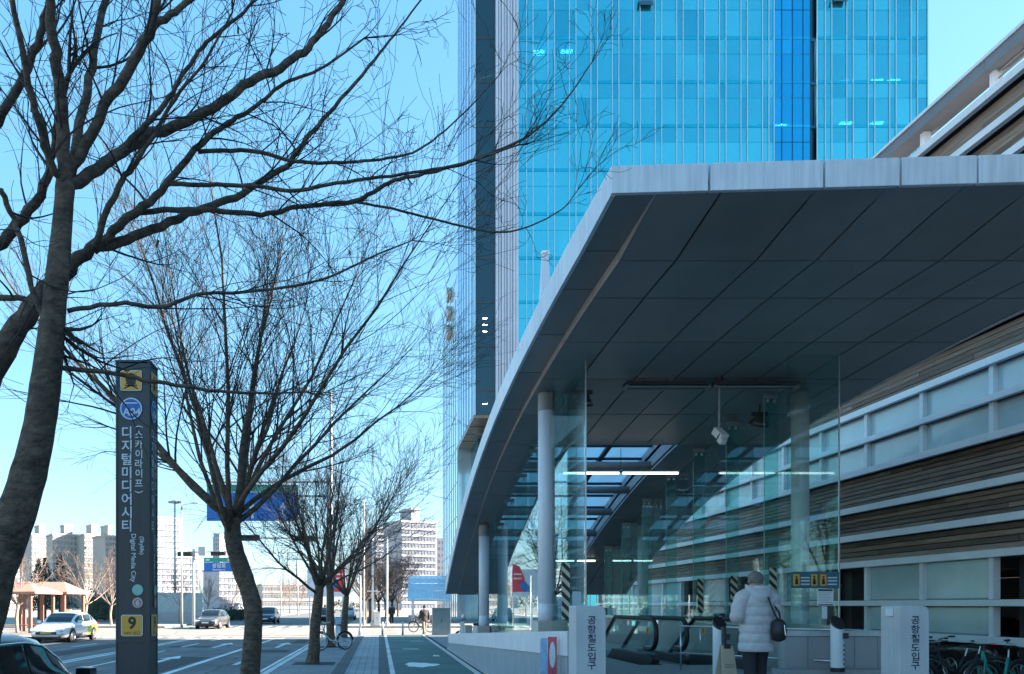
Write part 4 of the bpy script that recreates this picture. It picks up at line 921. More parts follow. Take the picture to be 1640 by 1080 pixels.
# -- the vase-shaped street trees behind it
def vase(label, x, y, trunk_pts, n_limb, height, spread, seed, tw_mat, detail, r0, name='street_tree', group='bare street trees', bark=None, fork=None):
    t = thing(name, label, 'tree', (x, y, 0), 0, group); rng = random.Random(seed); off = Vector((x, y, 0))
    mb = MB(); tw = MB(); pts = spline([tuple(Vector(p[:3])-off) for p in trunk_pts], 5); rr = [c[0] for c in spline([(p[3],0) for p in trunk_pts], 5)]
    mb.tube(pts, [r*(1+rng.uniform(-.05,.05)) for r in rr], 14, cap=True)
    top = Vector(pts[-1]); rt = rr[-1]
    P = dict(max=detail, kids=(5,5,4,4,0), wig=.07, up=.03, bend=.09, seg=.16 if y < 18 else .25, ang=(14,40), len=(.5,.78)); P['from'] = .22
    if detail >= 4: P['kids'] = (4,4,4,3,0)
    for k in range(n_limb):
        az = 2*math.pi*(k + rng.uniform(-.25,.25))/n_limb; inc = R(rng.uniform(26, 66)) if k % 3 else R(rng.uniform(8, 26))
        d = Vector((math.cos(az)*math.sin(inc), math.sin(az)*math.sin(inc), math.cos(inc)))
        L = (height - top.z)*rng.uniform(.62,.82)/max(.80, math.cos(inc))*spread
        # start somewhere in the top part of the trunk
        i = rng.randint(int(len(pts)*.82), len(pts)-1); st = Vector(pts[i])
        lm = [st.copy()]; q = st.copy(); dd = d.copy(); ns = 9
        for j in range(ns):
            dd = (dd + rv(rng)*.13 + Vector((0,0,1))*.03).normalized(); q = q + dd*(L/ns); lm.append(q.copy())
        rk = rt*(.52 if k % 4 == 0 else .36); rl_ = [max(.005, rk*(1-.88*j/ns)) for j in range(ns+1)]
        mb.tube(lm, rl_, 8, cap=True)
        nk = int(L*(4.8 if detail >= 3 else 3.0))
        for j in range(nk):
            i = rng.randint(2, ns-1); d0 = (lm[i+1]-lm[i]).normalized(); side = d0.cross(rv(rng)).normalized(); a = R(rng.uniform(16,42))
            dn = (d0*math.cos(a)+side*math.sin(a)).normalized()
            grow(tw, lm[i].lerp(lm[i+1], rng.random()), dn, L*rng.uniform(.20,.40)*(1.15-.5*i/ns), max(.0035, rl_[i]*.36), 1 if detail >= 3 else detail-1, rng, P, .0022 if y < 18 else .004 if y < 30 else .007)
        grow(tw, lm[-1], dd, L*.24, rl_[-1], 1 if detail >= 3 else detail-1, rng, P, .0022 if y < 18 else .004 if y < 30 else .007)
    mb.build('trunk', bark or M['bark'], t, smooth=True, fix=False); tw.build('crown', tw_mat, t, fix=False)
    return t
def TP(lst, Y): return [(*at(px, py, Y), r) for px, py, r in lst]
def ground_px(Y): return CY + CAMZ*FPX/Y
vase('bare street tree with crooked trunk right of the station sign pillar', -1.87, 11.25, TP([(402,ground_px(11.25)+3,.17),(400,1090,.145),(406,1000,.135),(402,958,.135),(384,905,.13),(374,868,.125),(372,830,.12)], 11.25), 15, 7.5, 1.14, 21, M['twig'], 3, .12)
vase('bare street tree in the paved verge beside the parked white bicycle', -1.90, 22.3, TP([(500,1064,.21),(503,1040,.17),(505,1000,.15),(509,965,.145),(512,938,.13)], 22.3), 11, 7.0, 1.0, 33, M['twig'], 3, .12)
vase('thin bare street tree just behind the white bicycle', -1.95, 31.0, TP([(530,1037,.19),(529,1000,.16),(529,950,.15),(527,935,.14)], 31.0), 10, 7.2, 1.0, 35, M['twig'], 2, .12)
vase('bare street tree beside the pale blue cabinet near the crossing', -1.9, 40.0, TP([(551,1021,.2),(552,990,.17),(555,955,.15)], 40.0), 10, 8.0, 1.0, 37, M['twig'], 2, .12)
# square tree pits
for i, Yp in enumerate((11.25, 22.3, 31.0, 40.0)): sheet('tree_pit', -2.5, Yp-.6, -1.3, Yp+.6, .0035, M['gravel'])
# dark row beyond the crossing
for i, (px_, Y, h) in enumerate(((592,72,8.5),(606,80,9.0),(618,90,9.5),(628,100,9.5),(637,112,9.5),(584,66,7.5))):
    x = (px_-CX)/FPX*Y
    vase('%s of the dense dark trees in the row beyond the crossing' % ('second nearest','third nearest','fourth nearest','fifth nearest','farthest','nearest')[i], x, Y, [(x,Y,0,.16),(x+.05,Y,1.2,.14),(x,Y,2.0,.13)], 12, h, .9, 50+i, M['twig'], 2, .12, group='trees beyond the crossing')
# sunlit bare trees across the road
for i, (px_, Y, h, lab) in enumerate(((138,57,6.2,'sunlit bare tree behind the white taxi'),(28,47,5.6,'sunlit bare tree in front of the pavilion at the far left'),(178,66,6.0,'sunlit bare tree half hidden by the sign pillar'),(288,72,5.6,'sunlit bare tree left of the small blue road sign'),(333,100,6.0,'bare tree below the small blue road sign'),(372,110,6.0,'bare tree behind the crooked trunk'),(480,150,9,'distant bare tree right of the crooked trunk'),(455,160,9,'distant bare tree between two near trunks'))):
    x = (px_-CX)/FPX*Y
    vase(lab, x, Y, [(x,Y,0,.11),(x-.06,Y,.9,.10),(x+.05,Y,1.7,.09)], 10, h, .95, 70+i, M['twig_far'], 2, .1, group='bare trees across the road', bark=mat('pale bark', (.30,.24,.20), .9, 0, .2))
# evergreens and hedges: many small needle tufts
M['needle'] = mat('evergreen needles', (.035,.06,.04), .8, 0, .4, 3)
def evergreen(px_, Y, h, w, label, seed):
    x = (px_-CX)/FPX*Y; t = thing('evergreen_tree', label, 'tree', (x, Y, 0), 0, 'evergreens across the road'); rng = random.Random(seed); mb = MB()
    MB().tube([(0,0,0),(.05,0,h*.5),(0,0,h*.95)], [.18,.12,.03], 8).build('trunk', M['bark'], t)
    for k in range(1500):
        z = h*(.18 + .82*rng.random()**1.1); rr = w*(1 - (z/h)**1.6)*rng.uniform(.25,1)**.6*(1+.25*math.sin(z*5)); a = rng.uniform(0, 6.28)
        c = Vector((rr*math.cos(a), rr*math.sin(a), z)); s = rng.uniform(.12,.3); d1, d2 = rv(rng)*s, rv(rng)*s
        mb.add([c, c+d1, c+d1*.3+d2], [(0,1,2)])
    mb.build('crown', M['needle'], t, fix=False)
evergreen(72, 82, 6.6, 1.6, 'dark evergreen behind the pavilion, left one of the pair', 1); evergreen(96, 84, 7.2, 1.7, 'dark evergreen behind the pavilion, right one of the pair', 2)
evergreen(62, 90, 7.0, 1.8, 'dark evergreen farthest left behind the pavilion roof', 3)
def hedge(px0, px1, Y, h, label, seed, z0=0):
    x0, x1 = (px0-CX)/FPX*Y, (px1-CX)/FPX*Y; t = thing('hedge', label, 'hedge', ((x0+x1)/2, Y, z0)); rng = random.Random(seed); mb = MB(); w = (x1-x0)/2
    MB().box(-w*.97, .25, 0, w*.97, 1.1, h*.85).build('inner_growth', M['needle'], t, bevel=.2)
    for k in range(1600):
        a = rng.uniform(-1,1); z = rng.random(); c = Vector((a*w, rng.uniform(0,1.3), h*z*(1+.12*math.sin(a*17)+.08*math.sin(a*41)))); s = rng.uniform(.1,.28); d1, d2 = rv(rng)*s, rv(rng)*s
        mb.add([c, c+d1, c+d1*.3+d2], [(0,1,2)])
    mb.build('foliage', M['needle'], t, fix=False)
hedge(137, 186, 76, 2.6, 'dark clipped hedge behind the white taxi', 5, .3); hedge(340, 392, 88, 1.3, 'low dark hedge behind the grey sedan', 6)

# ================================================================== CARS
M['car_glass'] = mat('car window', (.012,.018,.022), .05, 0, .1, spec=.8)
M['chrome'] = mat('chrome', (.7,.72,.74), .15, 1, .03)
M['tyre'] = mat('tyre', (.02,.02,.021), .8, 0, .15)
M['rim'] = mat('alloy rim', (.5,.51,.53), .3, .8, .05)
M['lamp'] = mat('headlamp', (.75,.78,.80), .1, .2, .05)
M['tail'] = mat('tail lamp', (.35,.01,.015), .2, 0, .05)
def lerpc(tab, x):
    for (x0, y0), (x1, y1) in zip(tab[:-1], tab[1:]):
        if x <= x1:
            t = max(0, min(1, (x-x0)/(x1-x0))); t = t*t*(3-2*t)*.5 + t*.5; return y0 + (y1-y0)*t
    return tab[-1][1]
def car(label, loc, rz, paint, quarter=None, taxi=False, tall=0, group='cars on the road', cat='car', name='car', plate=None):
    t = thing(name, label, cat, loc, rz, group); Hl = 2.35; W = .91; k = 1 + tall*.2
    def wd(x):
        s = abs(x)/Hl; return W*(1 - .20*max(0, (s-.62)/.38)**2.2)
    belt = [(-2.35,.80),(-2.25,.94),(-1.7,1.0),(-.6,.96),(.95,.93),(1.6,.84),(2.15,.74),(2.35,.58)]
    def zs(x): return lerpc(belt, x)*(1+tall*.12)
    def zb(x): return .21 + .10*max(0, (abs(x)-1.9)/.45)**2
    def ring(x):
        w, z, b = wd(x), zs(x), zb(x)
        half = [(0,b),(.80*w,b),(.965*w,b+.10),(.995*w,.42),(w,.56),(.985*w,z-.16),(.955*w,z-.07),(.90*w,z-.012),(.72*w,z+.018),(.35*w,z+.036),(0,z+.04)]
        return [(x, y, zz) for y, zz in half] + [(x, -y, zz) for y, zz in half[-2:0:-1]]
    st = [-2.35,-2.32,-2.25,-2.1,-1.9,-1.7,-1.5,-1.2,-.9,-.6,-.3,0,.3,.6,.9,1.1,1.3,1.5,1.7,1.9,2.05,2.17,2.26,2.32,2.35]
    def loft(mb, rings):
        n = len(rings[0]); mb.add([p for r in rings for p in r], [(i*n+j, i*n+(j+1)%n, (i+1)*n+(j+1)%n, (i+1)*n+j) for i in range(len(rings)-1) for j in range(n)] + [tuple(range(n)), tuple((len(rings)-1)*n+j for j in range(n))])
        return mb
    loft(MB(), [ring(x) for x in st]).build('body', paint, t, smooth=True)
    top = [(-1.95,.0),(-1.55,.24),(-1.15,.42),(-.7,.49),(-.1,.50),(.25,.455),(.6,.30),(1.02,.0)]
    def zr(x): return zs(x) + lerpc(top, x)*k
    def sec(x, v):       # half section, v 0..1 from the belt to the roof centre
        w = wd(x); hh = zr(x)-zs(x)
        tab = [(0,(.905*w,-.02)),(.25,(.885*w,.22*hh)),(.6,(.80*w,.80*hh)),(.72,(.725*w,.955*hh)),(.85,(.42*w,1.02*hh)),(1,(0,1.04*hh))]
        for (a, p), (b, q) in zip(tab[:-1], tab[1:]):
            if v <= b:
                u = (v-a)/(b-a); return p[0]+(q[0]-p[0])*u, zs(x)+p[1]+(q[1]-p[1])*u
    vs_ = [0,.12,.25,.4,.5,.6,.66,.72,.85,1]
    gx = [-1.95,-1.8,-1.6,-1.4,-1.2,-.95,-.7,-.4,-.1,.1,.3,.5,.7,.85,.96,1.02]
    loft(MB(), [[(x,)+sec(x, v) for v in vs_] + [(x, -sec(x, v)[0], sec(x, v)[1]) for v in vs_[-2::-1]] for x in gx]).build('cabin', paint, t, smooth=True)
    for sgn in (1, -1):
        for a, b in ((-.14, .80), (-1.14, -.20), (-1.52, -1.20)):
            MB().grid(lambda u, v: (a+(b-a)*u, sgn*(sec(a+(b-a)*u, .10+.48*v)[0]+.006), sec(a+(b-a)*u, .10+.48*v)[1]), 10, 6).build('side_window', M['car_glass'], t, smooth=True, fix=False)
        d = []
        for i in range(21):
            x = -1.55 + 2.40*i/20; q = sec(x, .605); d.append((x, sgn*(q[0]+.008), q[1]))
        MB().tube(d, .012, 6).build('window_trim', M['chrome'], t, smooth=True)
        m = MB().obox((.74, sgn*(wd(.74)+.10), zs(.74)+.055), (.13, .20, .13), (0,0,sgn*R(12))).build('mirror', paint if not taxi else M['white'], t, bevel=.035)
        MB().obox((.672, sgn*(wd(.74)+.10), zs(.74)+.055), (.012, .16, .10), (0,0,sgn*R(12))).build('mirror_glass', M['car_glass'], m)
        for x in (.0, -.98): MB().box(x-.10, sgn*(wd(x)*.992)-.012, zs(x)-.15, x+.02, sgn*(wd(x)*.992)+.018, zs(x)-.125).build('door_handle', M['chrome'], t)
        for x in (1.40, -1.38):
            MB().lathe((x, sgn*(wd(x)-.005), .33), [(.385,-.01),(.385,.006)], 28, (R(90),0,0)).build('wheel_arch', M['black'], t)
            wt = MB().lathe((x, sgn*(wd(x)-.09), .325), [(.22,-.105),(.30,-.11),(.325,-.08),(.325,.08),(.30,.11),(.22,.105)], 28, (R(90),0,0)).build('wheel', M['tyre'], t, smooth=True)
            rm = MB(); rm.lathe((x, sgn*(wd(x)+.014), .325), [(.045,-.01),(.045,.014)], 12, (R(90),0,0))
            for q in range(5):
                a = q*2*math.pi/5; rm.obox((x+.115*math.cos(a), sgn*(wd(x)+.016), .325+.115*math.sin(a)), (.20,.016,.055), (0,-a,0))
            rm.tube([(x+.205*math.cos(a*.2243994), sgn*(wd(x)+.016), .325+.205*math.sin(a*.2243994)) for a in range(28)], .018, 6, closed=True)
            rm.build('rim', M['rim'], wt)
        MB().grid(lambda u, v: (2.02+.27*u, sgn*(wd(2.02+.27*u)*(.985-.40*v*u**.5)+.004), lerpc(belt, 2.02+.27*u)*(1+tall*.12)-.05-.10*(1-v)*(.6+.4*u)), 6, 4).build('headlight', M['lamp'], t, smooth=True, fix=False)
        MB().obox((2.245, sgn*.60, .625), (.20,.36,.095), (0, R(14), sgn*R(-17))).build('headlight', M['lamp'], t, bevel=.02)
        MB().obox((-2.25, sgn*.62, .84), (.14,.42,.11), (0,0,sgn*R(14))).build('tail_light', M['tail'], t, bevel=.02)
    MB().grid(lambda u, v: (.94-.66*u, (v*2-1)*.69*wd(.94-.66*u), zr(.94-.66*u)+.055*(zr(.94-.66*u)-zs(.94-.66*u))*(1-(v*2-1)**2*.9)+.004), 10, 8).build('windscreen', M['car_glass'], t, smooth=True, fix=False)
    MB().grid(lambda u, v: (-1.80+.62*u, (v*2-1)*.69*wd(-1.8+.62*u), zr(-1.80+.62*u)+.055*(zr(-1.80+.62*u)-zs(-1.80+.62*u))*(1-(v*2-1)**2*.9)+.004), 10, 8).build('rear_window', M['car_glass'], t, smooth=True, fix=False)
    MB().box(2.29, -.50, .40, 2.362, .50, .54).build('grille', M['black'], t, bevel=.02)
    MB().box(2.20, -.66, .24, 2.345, .66, .33).build('lower_intake', M['black'], t, bevel=.02)
    MB().box(2.355, -.26, .44, 2.368, .26, .54).build('number_plate', plate or M['white'], t); MB().box(-2.372, -.26, .62, -2.34, .26, .73).build('number_plate', plate or M['white'], t)
    MB().box(-1.6, -.72, .14, 1.6, .72, .24).build('underbody', M['black'], t)
    if quarter is not None:
        for sgn in (1, -1):
            def q(u, v):
                x = -2.05+1.5*u; w = wd(x); z0, z1 = .30+.5*u**2*0, zs(x)-.02
                tab = [(.30,.97*w),(.42,.995*w),(.56,w),(z1-.14,.985*w),(z1-.05,.955*w),(z1+.008,.90*w)]
                z = z0 + (z1-z0)*v*(1-.35*u) if u > .5 else z0+(z1-z0)*v
                return (x, sgn*(lerpc(tab, z)+.004), z)
            MB().grid(q, 12, 8).build('painted_quarter', quarter, t, smooth=True, fix=False)
    if taxi:
        MB().obox((-.25, 0, zr(-.25)+.075), (.14,.34,.12)).build('roof_light', mat('taxi lamp', (.75,.62,.30), .4), t, bevel=.03)
    return t
def paint(name, col, rough=.22, metal=.2): return mat(name, col, rough, metal, .03, 2, coat=.6)
NAVY = paint('near black paint', (.012,.016,.022), .15, .1)
nc = car('dark parked car cropped at the lower left corner with its wing mirror showing', (-4.42, 8.05, -.128), R(90), NAVY, group='cars at the kerb'); nc.scale = (1.06, 1.04, 1.06)
car('white taxi with lime green rear quarter waiting across the road', (-15.9, 39.0, -.128), R(-90), paint('white taxi paint', (.72,.74,.76)), mat('lime paint', (.55,.62,.06), .3), True, plate=mat('yellow plate', (.5,.38,.08)))
car('grey sedan entering the crossing in the sun', (-13.0, 60.0, -.124), R(-92), paint('warm grey paint', (.16,.15,.14), .25, .6))
car('dark car far down the road right of the crooked trunk', (-11.0, 76, -.128), R(-90), paint('dark blue paint', (.02,.03,.05)), tall=.7)
car('distant dark car seen between the two nearer trunks', (-5.9, 83, -.128), R(90), paint('charcoal paint', (.03,.03,.035)), tall=.5)
car('distant silver car by the red banner', (-3.9, 96, -.128), R(90), paint('silver paint', (.45,.48,.5)), tall=.6)
car('dark car parked in the garage behind the right gatepost', (13.4, 18.2, .012), R(90), paint('graphite paint', (.05,.055,.06)), group='cars by the parking building')
car('black car parked in the garage behind the teal bicycles', (13.4, 12.6, .012), R(90), paint('black paint', (.015,.016,.018)), group='cars by the parking building')
car('white car inside the garage behind the railing', (15.2, 23.6, .012), R(0), paint('white paint', (.6,.62,.64)), group='cars by the parking building')
car('grey car behind the far glass panes under the canopy', (10.9, 25.5, 0), R(90), paint('grey green paint', (.22,.25,.25)), group='cars by the parking building')

# ================================================================== BICYCLES
M['spoke'] = mat('spoke wire', (.5,.5,.5), .4, .8)
def bike(label, loc, rz, frame, group, basket=True, lean=0, fender=None):
    t = thing('bicycle', label, 'bicycle', loc, rz, group); t.rotation_euler = (lean, 0, rz); r = .32; wb = .53
    for nm, x in (('front', wb), ('rear', -wb)):
        w = MB().tube([(x+r*math.cos(i*math.pi/14), 0, r+.02+r*math.sin(i*math.pi/14)) for i in range(28)], .022, 8, closed=True).build('wheel', M['tyre'], t, smooth=True)
        rr = MB().tube([(x+(r-.03)*math.cos(i*math.pi/14), 0, r+.02+(r-.03)*math.sin(i*math.pi/14)) for i in range(28)], .011, 6, closed=True)
        for i in range(14): rr.tube([(x,0,r+.02),(x+(r-.03)*math.cos(i*math.pi/7), .0, r+.02+(r-.03)*math.sin(i*math.pi/7))], .0022, 4)
        rr.lathe((x,0,r+.02), [(.03,-.04),(.03,.04)], 10, (R(90),0,0)); rr.build('rim', M['spoke'], w)
        f = MB(); 
        f.tube([(x+(r+.045)*math.cos(R(a)), 0, r+.02+(r+.045)*math.sin(R(a))) for a in (range(20,171,15) if x > 0 else range(10,181,15))], .024, 6); f.build('mudguard', fender or M['dsteel'], t, smooth=True)
    hz = r+.02
    fr = MB(); bb_ = (-.08,0,hz-.03)
    fr.tube([(.40,0,.86),(.36,0,.62),(.16,0,.40),bb_], [.026,.03,.032,.032], 10); fr.tube([bb_, (-.20,0,.62),(-.26,0,.76)], .024, 10)
    fr.tube([(-.19,.0,.56),(-wb,.05,hz)], .014, 8); fr.tube([(-.19,0,.56),(-wb,-.05,hz)], .014, 8); fr.tube([bb_, (-wb,.05,hz)], .014, 8); fr.tube([bb_, (-wb,-.05,hz)], .014, 8)
    fr.build('frame', frame, t, smooth=True)
    fk = MB(); fk.tube([(.40,0,.88),(.43,0,.72)], .024, 8)
    for s in (.045,-.045): fk.tube([(.43,s,.72),(.46,s,.62),(wb,s,hz)], .013, 8)
    fk.build('fork', frame, t, smooth=True)
    MB().tube([(.38,0,.86),(.355,0,1.02)], .016, 8).build('stem', M['dsteel'], t)
    hb = MB().tube([(.20,.29,1.07),(.30,.26,1.06),(.36,.10,1.02),(.36,-.10,1.02),(.30,-.26,1.06),(.20,-.29,1.07)], .012, 8).build('handlebar', M['steel'], t, smooth=True)
    for s in (1,-1): MB().tube([(.16,s*.295,1.07),(.27,s*.27,1.065)], .017, 8).build('grip', M['black'], hb)
    MB().tube([(-.26,0,.75),(-.30,0,.93)], .014, 8).build('seat_post', M['steel'], t)
    MB().grid(lambda u, v: (-.45+.30*u, (v*2-1)*(.085*(1-u)**.7+.02), .95+.02*math.sin(u*3)-.03*abs(v*2-1)**2), 8, 6).build('saddle', M['black'], t, smooth=True, fix=False)
    MB().obox((-.33,0,.93), (.20,.11,.03)).build('saddle_base', M['black'], t, bevel=.01)
    MB().lathe((-.08,0,hz-.03), [(.085,-.01),(.085,.01)], 18, (R(90),0,0)).build('chain_guard', frame, t)
    cr = MB(); cr.obox((-.03,.06,hz-.10), (.02,.015,.17), (0,R(-30),0)); cr.obox((.0,.10,hz-.17), (.09,.08,.02)); cr.obox((-.13,-.06,hz+.04), (.02,.015,.17), (0,R(-30),0)); cr.obox((-.16,-.10,hz+.11), (.09,.08,.02)); cr.build('pedal', M['black'], t)
    if basket:
        bk = MB(); x0, x1, z0, z1 = .46, .74, .78, 1.0
        for z in (z0, (z0+z1)/2, z1): bk.tube([(x0,-.14,z),(x1,-.17,z),(x1,.17,z),(x0,.14,z)], .006, 5, closed=True)
        for i in range(6):
            y = -.15+.06*i; bk.tube([(x1,y,z1),(x1,y*.9,z0),(x0,y*.8,z0),(x0,y*.8,z1)], .004, 4)
        for s in (-.155,.155): bk.tube([(x0+.1,s,z0),(x0+.1,s,z1)], .004, 4); bk.tube([(x0+.2,s,z0),(x0+.2,s,z1)], .004, 4)
        bk.build('basket', M['dsteel'], t)
    MB().tube([(-.1,.05,hz-.05),(-.2,.22,.01)], .01, 6).build('kickstand', M['dsteel'], t)
    return t
WHITEF = mat('white bike frame', (.7,.72,.72), .35); TEAL = mat('teal bike frame', (.02,.36,.28), .3, 0, .05); BLK = mat('black bike frame', (.02,.02,.022), .35)
bike('white shared bicycle standing by the third tree on the verge', (-1.75, 28.9, .0), R(215), WHITEF, 'bicycles', True, 0, M['black'])
bike('teal bicycle right of the gatepost with its front wheel nearest', (11.0, 13.6, 0), R(200), TEAL, 'bicycles', False, R(4))
bike('black bicycle with basket pushed against the gatepost', (10.55, 14.3, 0), R(168), BLK, 'bicycles', True, R(-5))
bike('teal bicycle cropped by the right edge of the picture', (10.7, 12.7, 0), R(222), TEAL, 'bicycles', False, R(-3))
bike('black bicycle behind the teal pair', (11.3, 14.9, 0), R(155), BLK, 'bicycles', True, R(6))
bike('black bicycle parked beyond the crossing left of the grey cabinet', (2.6, 47.5, 0), R(160), BLK, 'bicycles', True)
bike('dark bicycle by the far glass entrance', (3.6, 64, 0), R(190), BLK, 'bicycles', True)
# white motor scooter seen under the low end of the canopy
ms = thing('motor_scooter', 'white motor scooter parked beneath the low end of the canopy', 'scooter', (4.35, 36, 0), R(160))
for x in (-.62, .62):
    w = MB().tube([(x+.2*math.cos(i*math.pi/10), 0, .24+.2*math.sin(i*math.pi/10)) for i in range(20)], .05, 8, closed=True).build('wheel', M['tyre'], ms, smooth=True)
    MB().lathe((x,0,.24), [(.12,-.03),(.12,.03)], 14, (R(90),0,0)).build('rim', M['rim'], w)
MB().prism([(-.9,.45),(-.95,.62),(-.6,.74),(-.05,.72),(.0,.36),(.35,.34),(.42,.9),(.52,.92),(.62,.4),(.3,.22),(-.5,.25)], lambda a, b: (a,-.16,b), lambda a, b: (a,.16,b)).build('body', WHITEF, ms, bevel=.05)
MB().obox((-.42,0,.79), (.75,.28,.12)).build('seat', M['black'], ms, bevel=.04)
MB().tube([(.40,.32,1.05),(.46,.1,1.0),(.46,-.1,1.0),(.40,-.32,1.05)], .02, 8).build('handlebar', M['black'], ms)
MB().grid(lambda u, v: (.58-.12*v, (u*2-1)*.2, .92+.34*v), 6, 4).build('windshield', M['glass'], ms, fix=False)
MB().obox((.60,0,.80), (.06,.16,.12)).build('headlight', M['lamp'], ms, bevel=.02)

# ================================================================== PEOPLE
SKIN = mat('skin', (.50,.33,.25), .55, 0, .05, 8)
def skinmesh(joints, edges, root, sub=2):
    names = list(joints); me = bpy.data.meshes.new('sk'); me.from_pydata([joints[n][0] for n in names], [(names.index(a), names.index(b)) for a, b in edges], [])
    o = bpy.data.objects.new('sk', me); C.objects.link(o); md = o.modifiers.new('s', 'SKIN'); md.use_smooth_shade = True
    for i, n in enumerate(names):
        r = joints[n][1]; v = me.skin_vertices[0].data[i]; v.radius = (r if isinstance(r, tuple) else (r, r)); v.use_root = (n == root)
    sd = o.modifiers.new('u', 'SUBSURF'); sd.levels = sub; sd.render_levels = sub
    res = bpy.data.meshes.new_from_object(o.evaluated_get(bpy.context.evaluated_depsgraph_get()))
    bpy.data.objects.remove(o); bpy.data.meshes.remove(me); return res
def person(label, loc, rz, coat_m, trouser_m, hair_m, H=1.70, hem=.68, puffy=True, stride=.10, arms='front', hood=True, grp=None):
    """built facing +y; arms 'front' folds the forearms forward"""
    t = thing('person', label, 'person', loc, rz, grp); k = H/1.70
    def V_(x, y, z): return (x*k, y*k, z*k)
    J = {'pel': (V_(0,0,.90), .12*k), 'spi': (V_(0,-.01,1.12), .115*k), 'che': (V_(0,-.02,1.32), (.14*k,.11*k)), 'nec': (V_(0,-.005,1.455), .052*k), 'hd0': (V_(0,.02,1.53), (.070*k,.085*k)), 'hd1': (V_(0,.02,1.62), (.078*k,.092*k)), 'hd2': (V_(0,.012,1.675), .045*k)}
    E = [('pel','spi'),('spi','che'),('che','nec'),('nec','hd0'),('hd0','hd1'),('hd1','hd2')]
    for s, n in ((-1,'l'), (1,'r')):
        sy = stride*s
        J.update({n+'hip': (V_(s*.095,0,.86), .085*k), n+'kne': (V_(s*.10, sy*.55+.02, .48), .056*k), n+'ank': (V_(s*.10, sy, .085), .040*k), n+'toe': (V_(s*.115, sy+.15, .035), .034*k), n+'sho': (V_(s*.185,-.02,1.37), .055*k)})
        E += [('pel',n+'hip'),(n+'hip',n+'kne'),(n+'kne',n+'ank'),(n+'ank',n+'toe'),('che',n+'sho')]
        if arms == 'front': J.update({n+'elb': (V_(s*.275,.0,1.10), .042*k), n+'wri': (V_(s*.12,.235,1.16), .028*k), n+'pal': (V_(s*.075,.30,1.19), .032*k)})
        else: J.update({n+'elb': (V_(s*.25,-.03-sy*.3,1.10), .042*k), n+'wri': (V_(s*.26,.04-sy*.8,.87), .028*k), n+'pal': (V_(s*.255,.06-sy*.9,.80), .030*k)})
        E += [(n+'sho',n+'elb'),(n+'elb',n+'wri'),(n+'wri',n+'pal')]
    me = skinmesh(J, E, 'pel', 2)
    # fingers grow out of the palms, in the same mesh
    fb = MB(); fb.v = [tuple(v.co) for v in me.vertices]; fb.f = [tuple(p.vertices) for p in me.polygons]
    for s, n in ((-1,'l'), (1,'r')):
        pal, wri = Vector(J[n+'pal'][0]), Vector(J[n+'wri'][0]); d = (pal-wri).normalized(); sd = d.cross(Vector((0,0,1))) if abs(d.z) < .8 else Vector((1,0,0)).cross(d)
        sd.normalize(); up_ = sd.cross(d)
        for q in range(4):
            b = pal + up_*(.027-.018*q)*k; ln = (.072,.080,.074,.058)[q]*k
            fb.tube([b, b+d*ln*.45, b+d*ln*.8-sd*s*.018*k, b+d*ln*.95-sd*s*.042*k], [.009*k,.0085*k,.008*k,.006*k], 6)
        fb.tube([wri+d*.02*k+up_*.02*k, wri+d*.05*k+up_*.05*k-sd*s*.02*k, wri+d*.08*k+up_*.055*k-sd*s*.035*k], [.011*k,.010*k,.008*k], 6)
    # face: nose, ears, eyes, mouth ridge
    hc = Vector(J['hd1'][0])
    fb.lathe(hc+Vector((0,.098*k,-.035*k)), [(.014*k,-.02*k),(.016*k,.0),(.006*k,.03*k)], 8, (R(-20),0,0))
    for s in (-1, 1): fb.lathe(hc+Vector((s*.080*k,.0,-.03*k)), [(.012*k,-.03*k),(.022*k,.0),(.015*k,.028*k)], 8)
    body = fb.mesh('body', smooth=True, fix=False); bpy.data.meshes.remove(me); link('body', body, SKIN, t)
    for s in (-1, 1): MB().lathe(hc+Vector((s*.032*k,.088*k,-.012*k)), [(.002,-.008*k),(.010*k,0),(.002,.008*k)], 8).build('eye', M['text_k'], t)
    MB().obox(hc+Vector((0,.090*k,-.075*k)), (.045*k,.02*k,.010*k)).build('mouth', mat('lips', (.40,.16,.14)), t, bevel=.003)
    # trousers and shoes follow the legs
    tb_ = MB()
    for s, n in ((-1,'l'), (1,'r')):
        a, b, c = [Vector(J[n+q][0]) for q in ('hip','kne','ank')]
        pts = [a+Vector((-s*.02,0,.06)), a, a.lerp(b,.5), b, b.lerp(c,.5), c+Vector((0,0,.0))]
        tb_.tube(spline([tuple(p) for p in pts], 3), [c_[0] for c_ in spline([(r*k,0) for r in (.11,.115,.10,.083,.078,.078)], 3)], 14)
        sh = MB(); sh.tube([Vector(J[n+'ank'][0])+Vector((0,-.05*k,-.035*k)), Vector(J[n+'ank'][0])+Vector((0,.05*k,-.035*k)), Vector(J[n+'toe'][0])+Vector((0,.04*k,.01*k))], [.045*k,.052*k,.036*k], 10); sh.build('shoe', M['black'], t, smooth=True)
    tb_.build('trousers', trouser_m, t, smooth=True, fix=False)
    # coat: quilted rings from hem to collar, plus sleeves
    cb = MB(); zs_ = [hem + (1.475-hem)*i/64 for i in range(65)]; n = 32; seams = 7
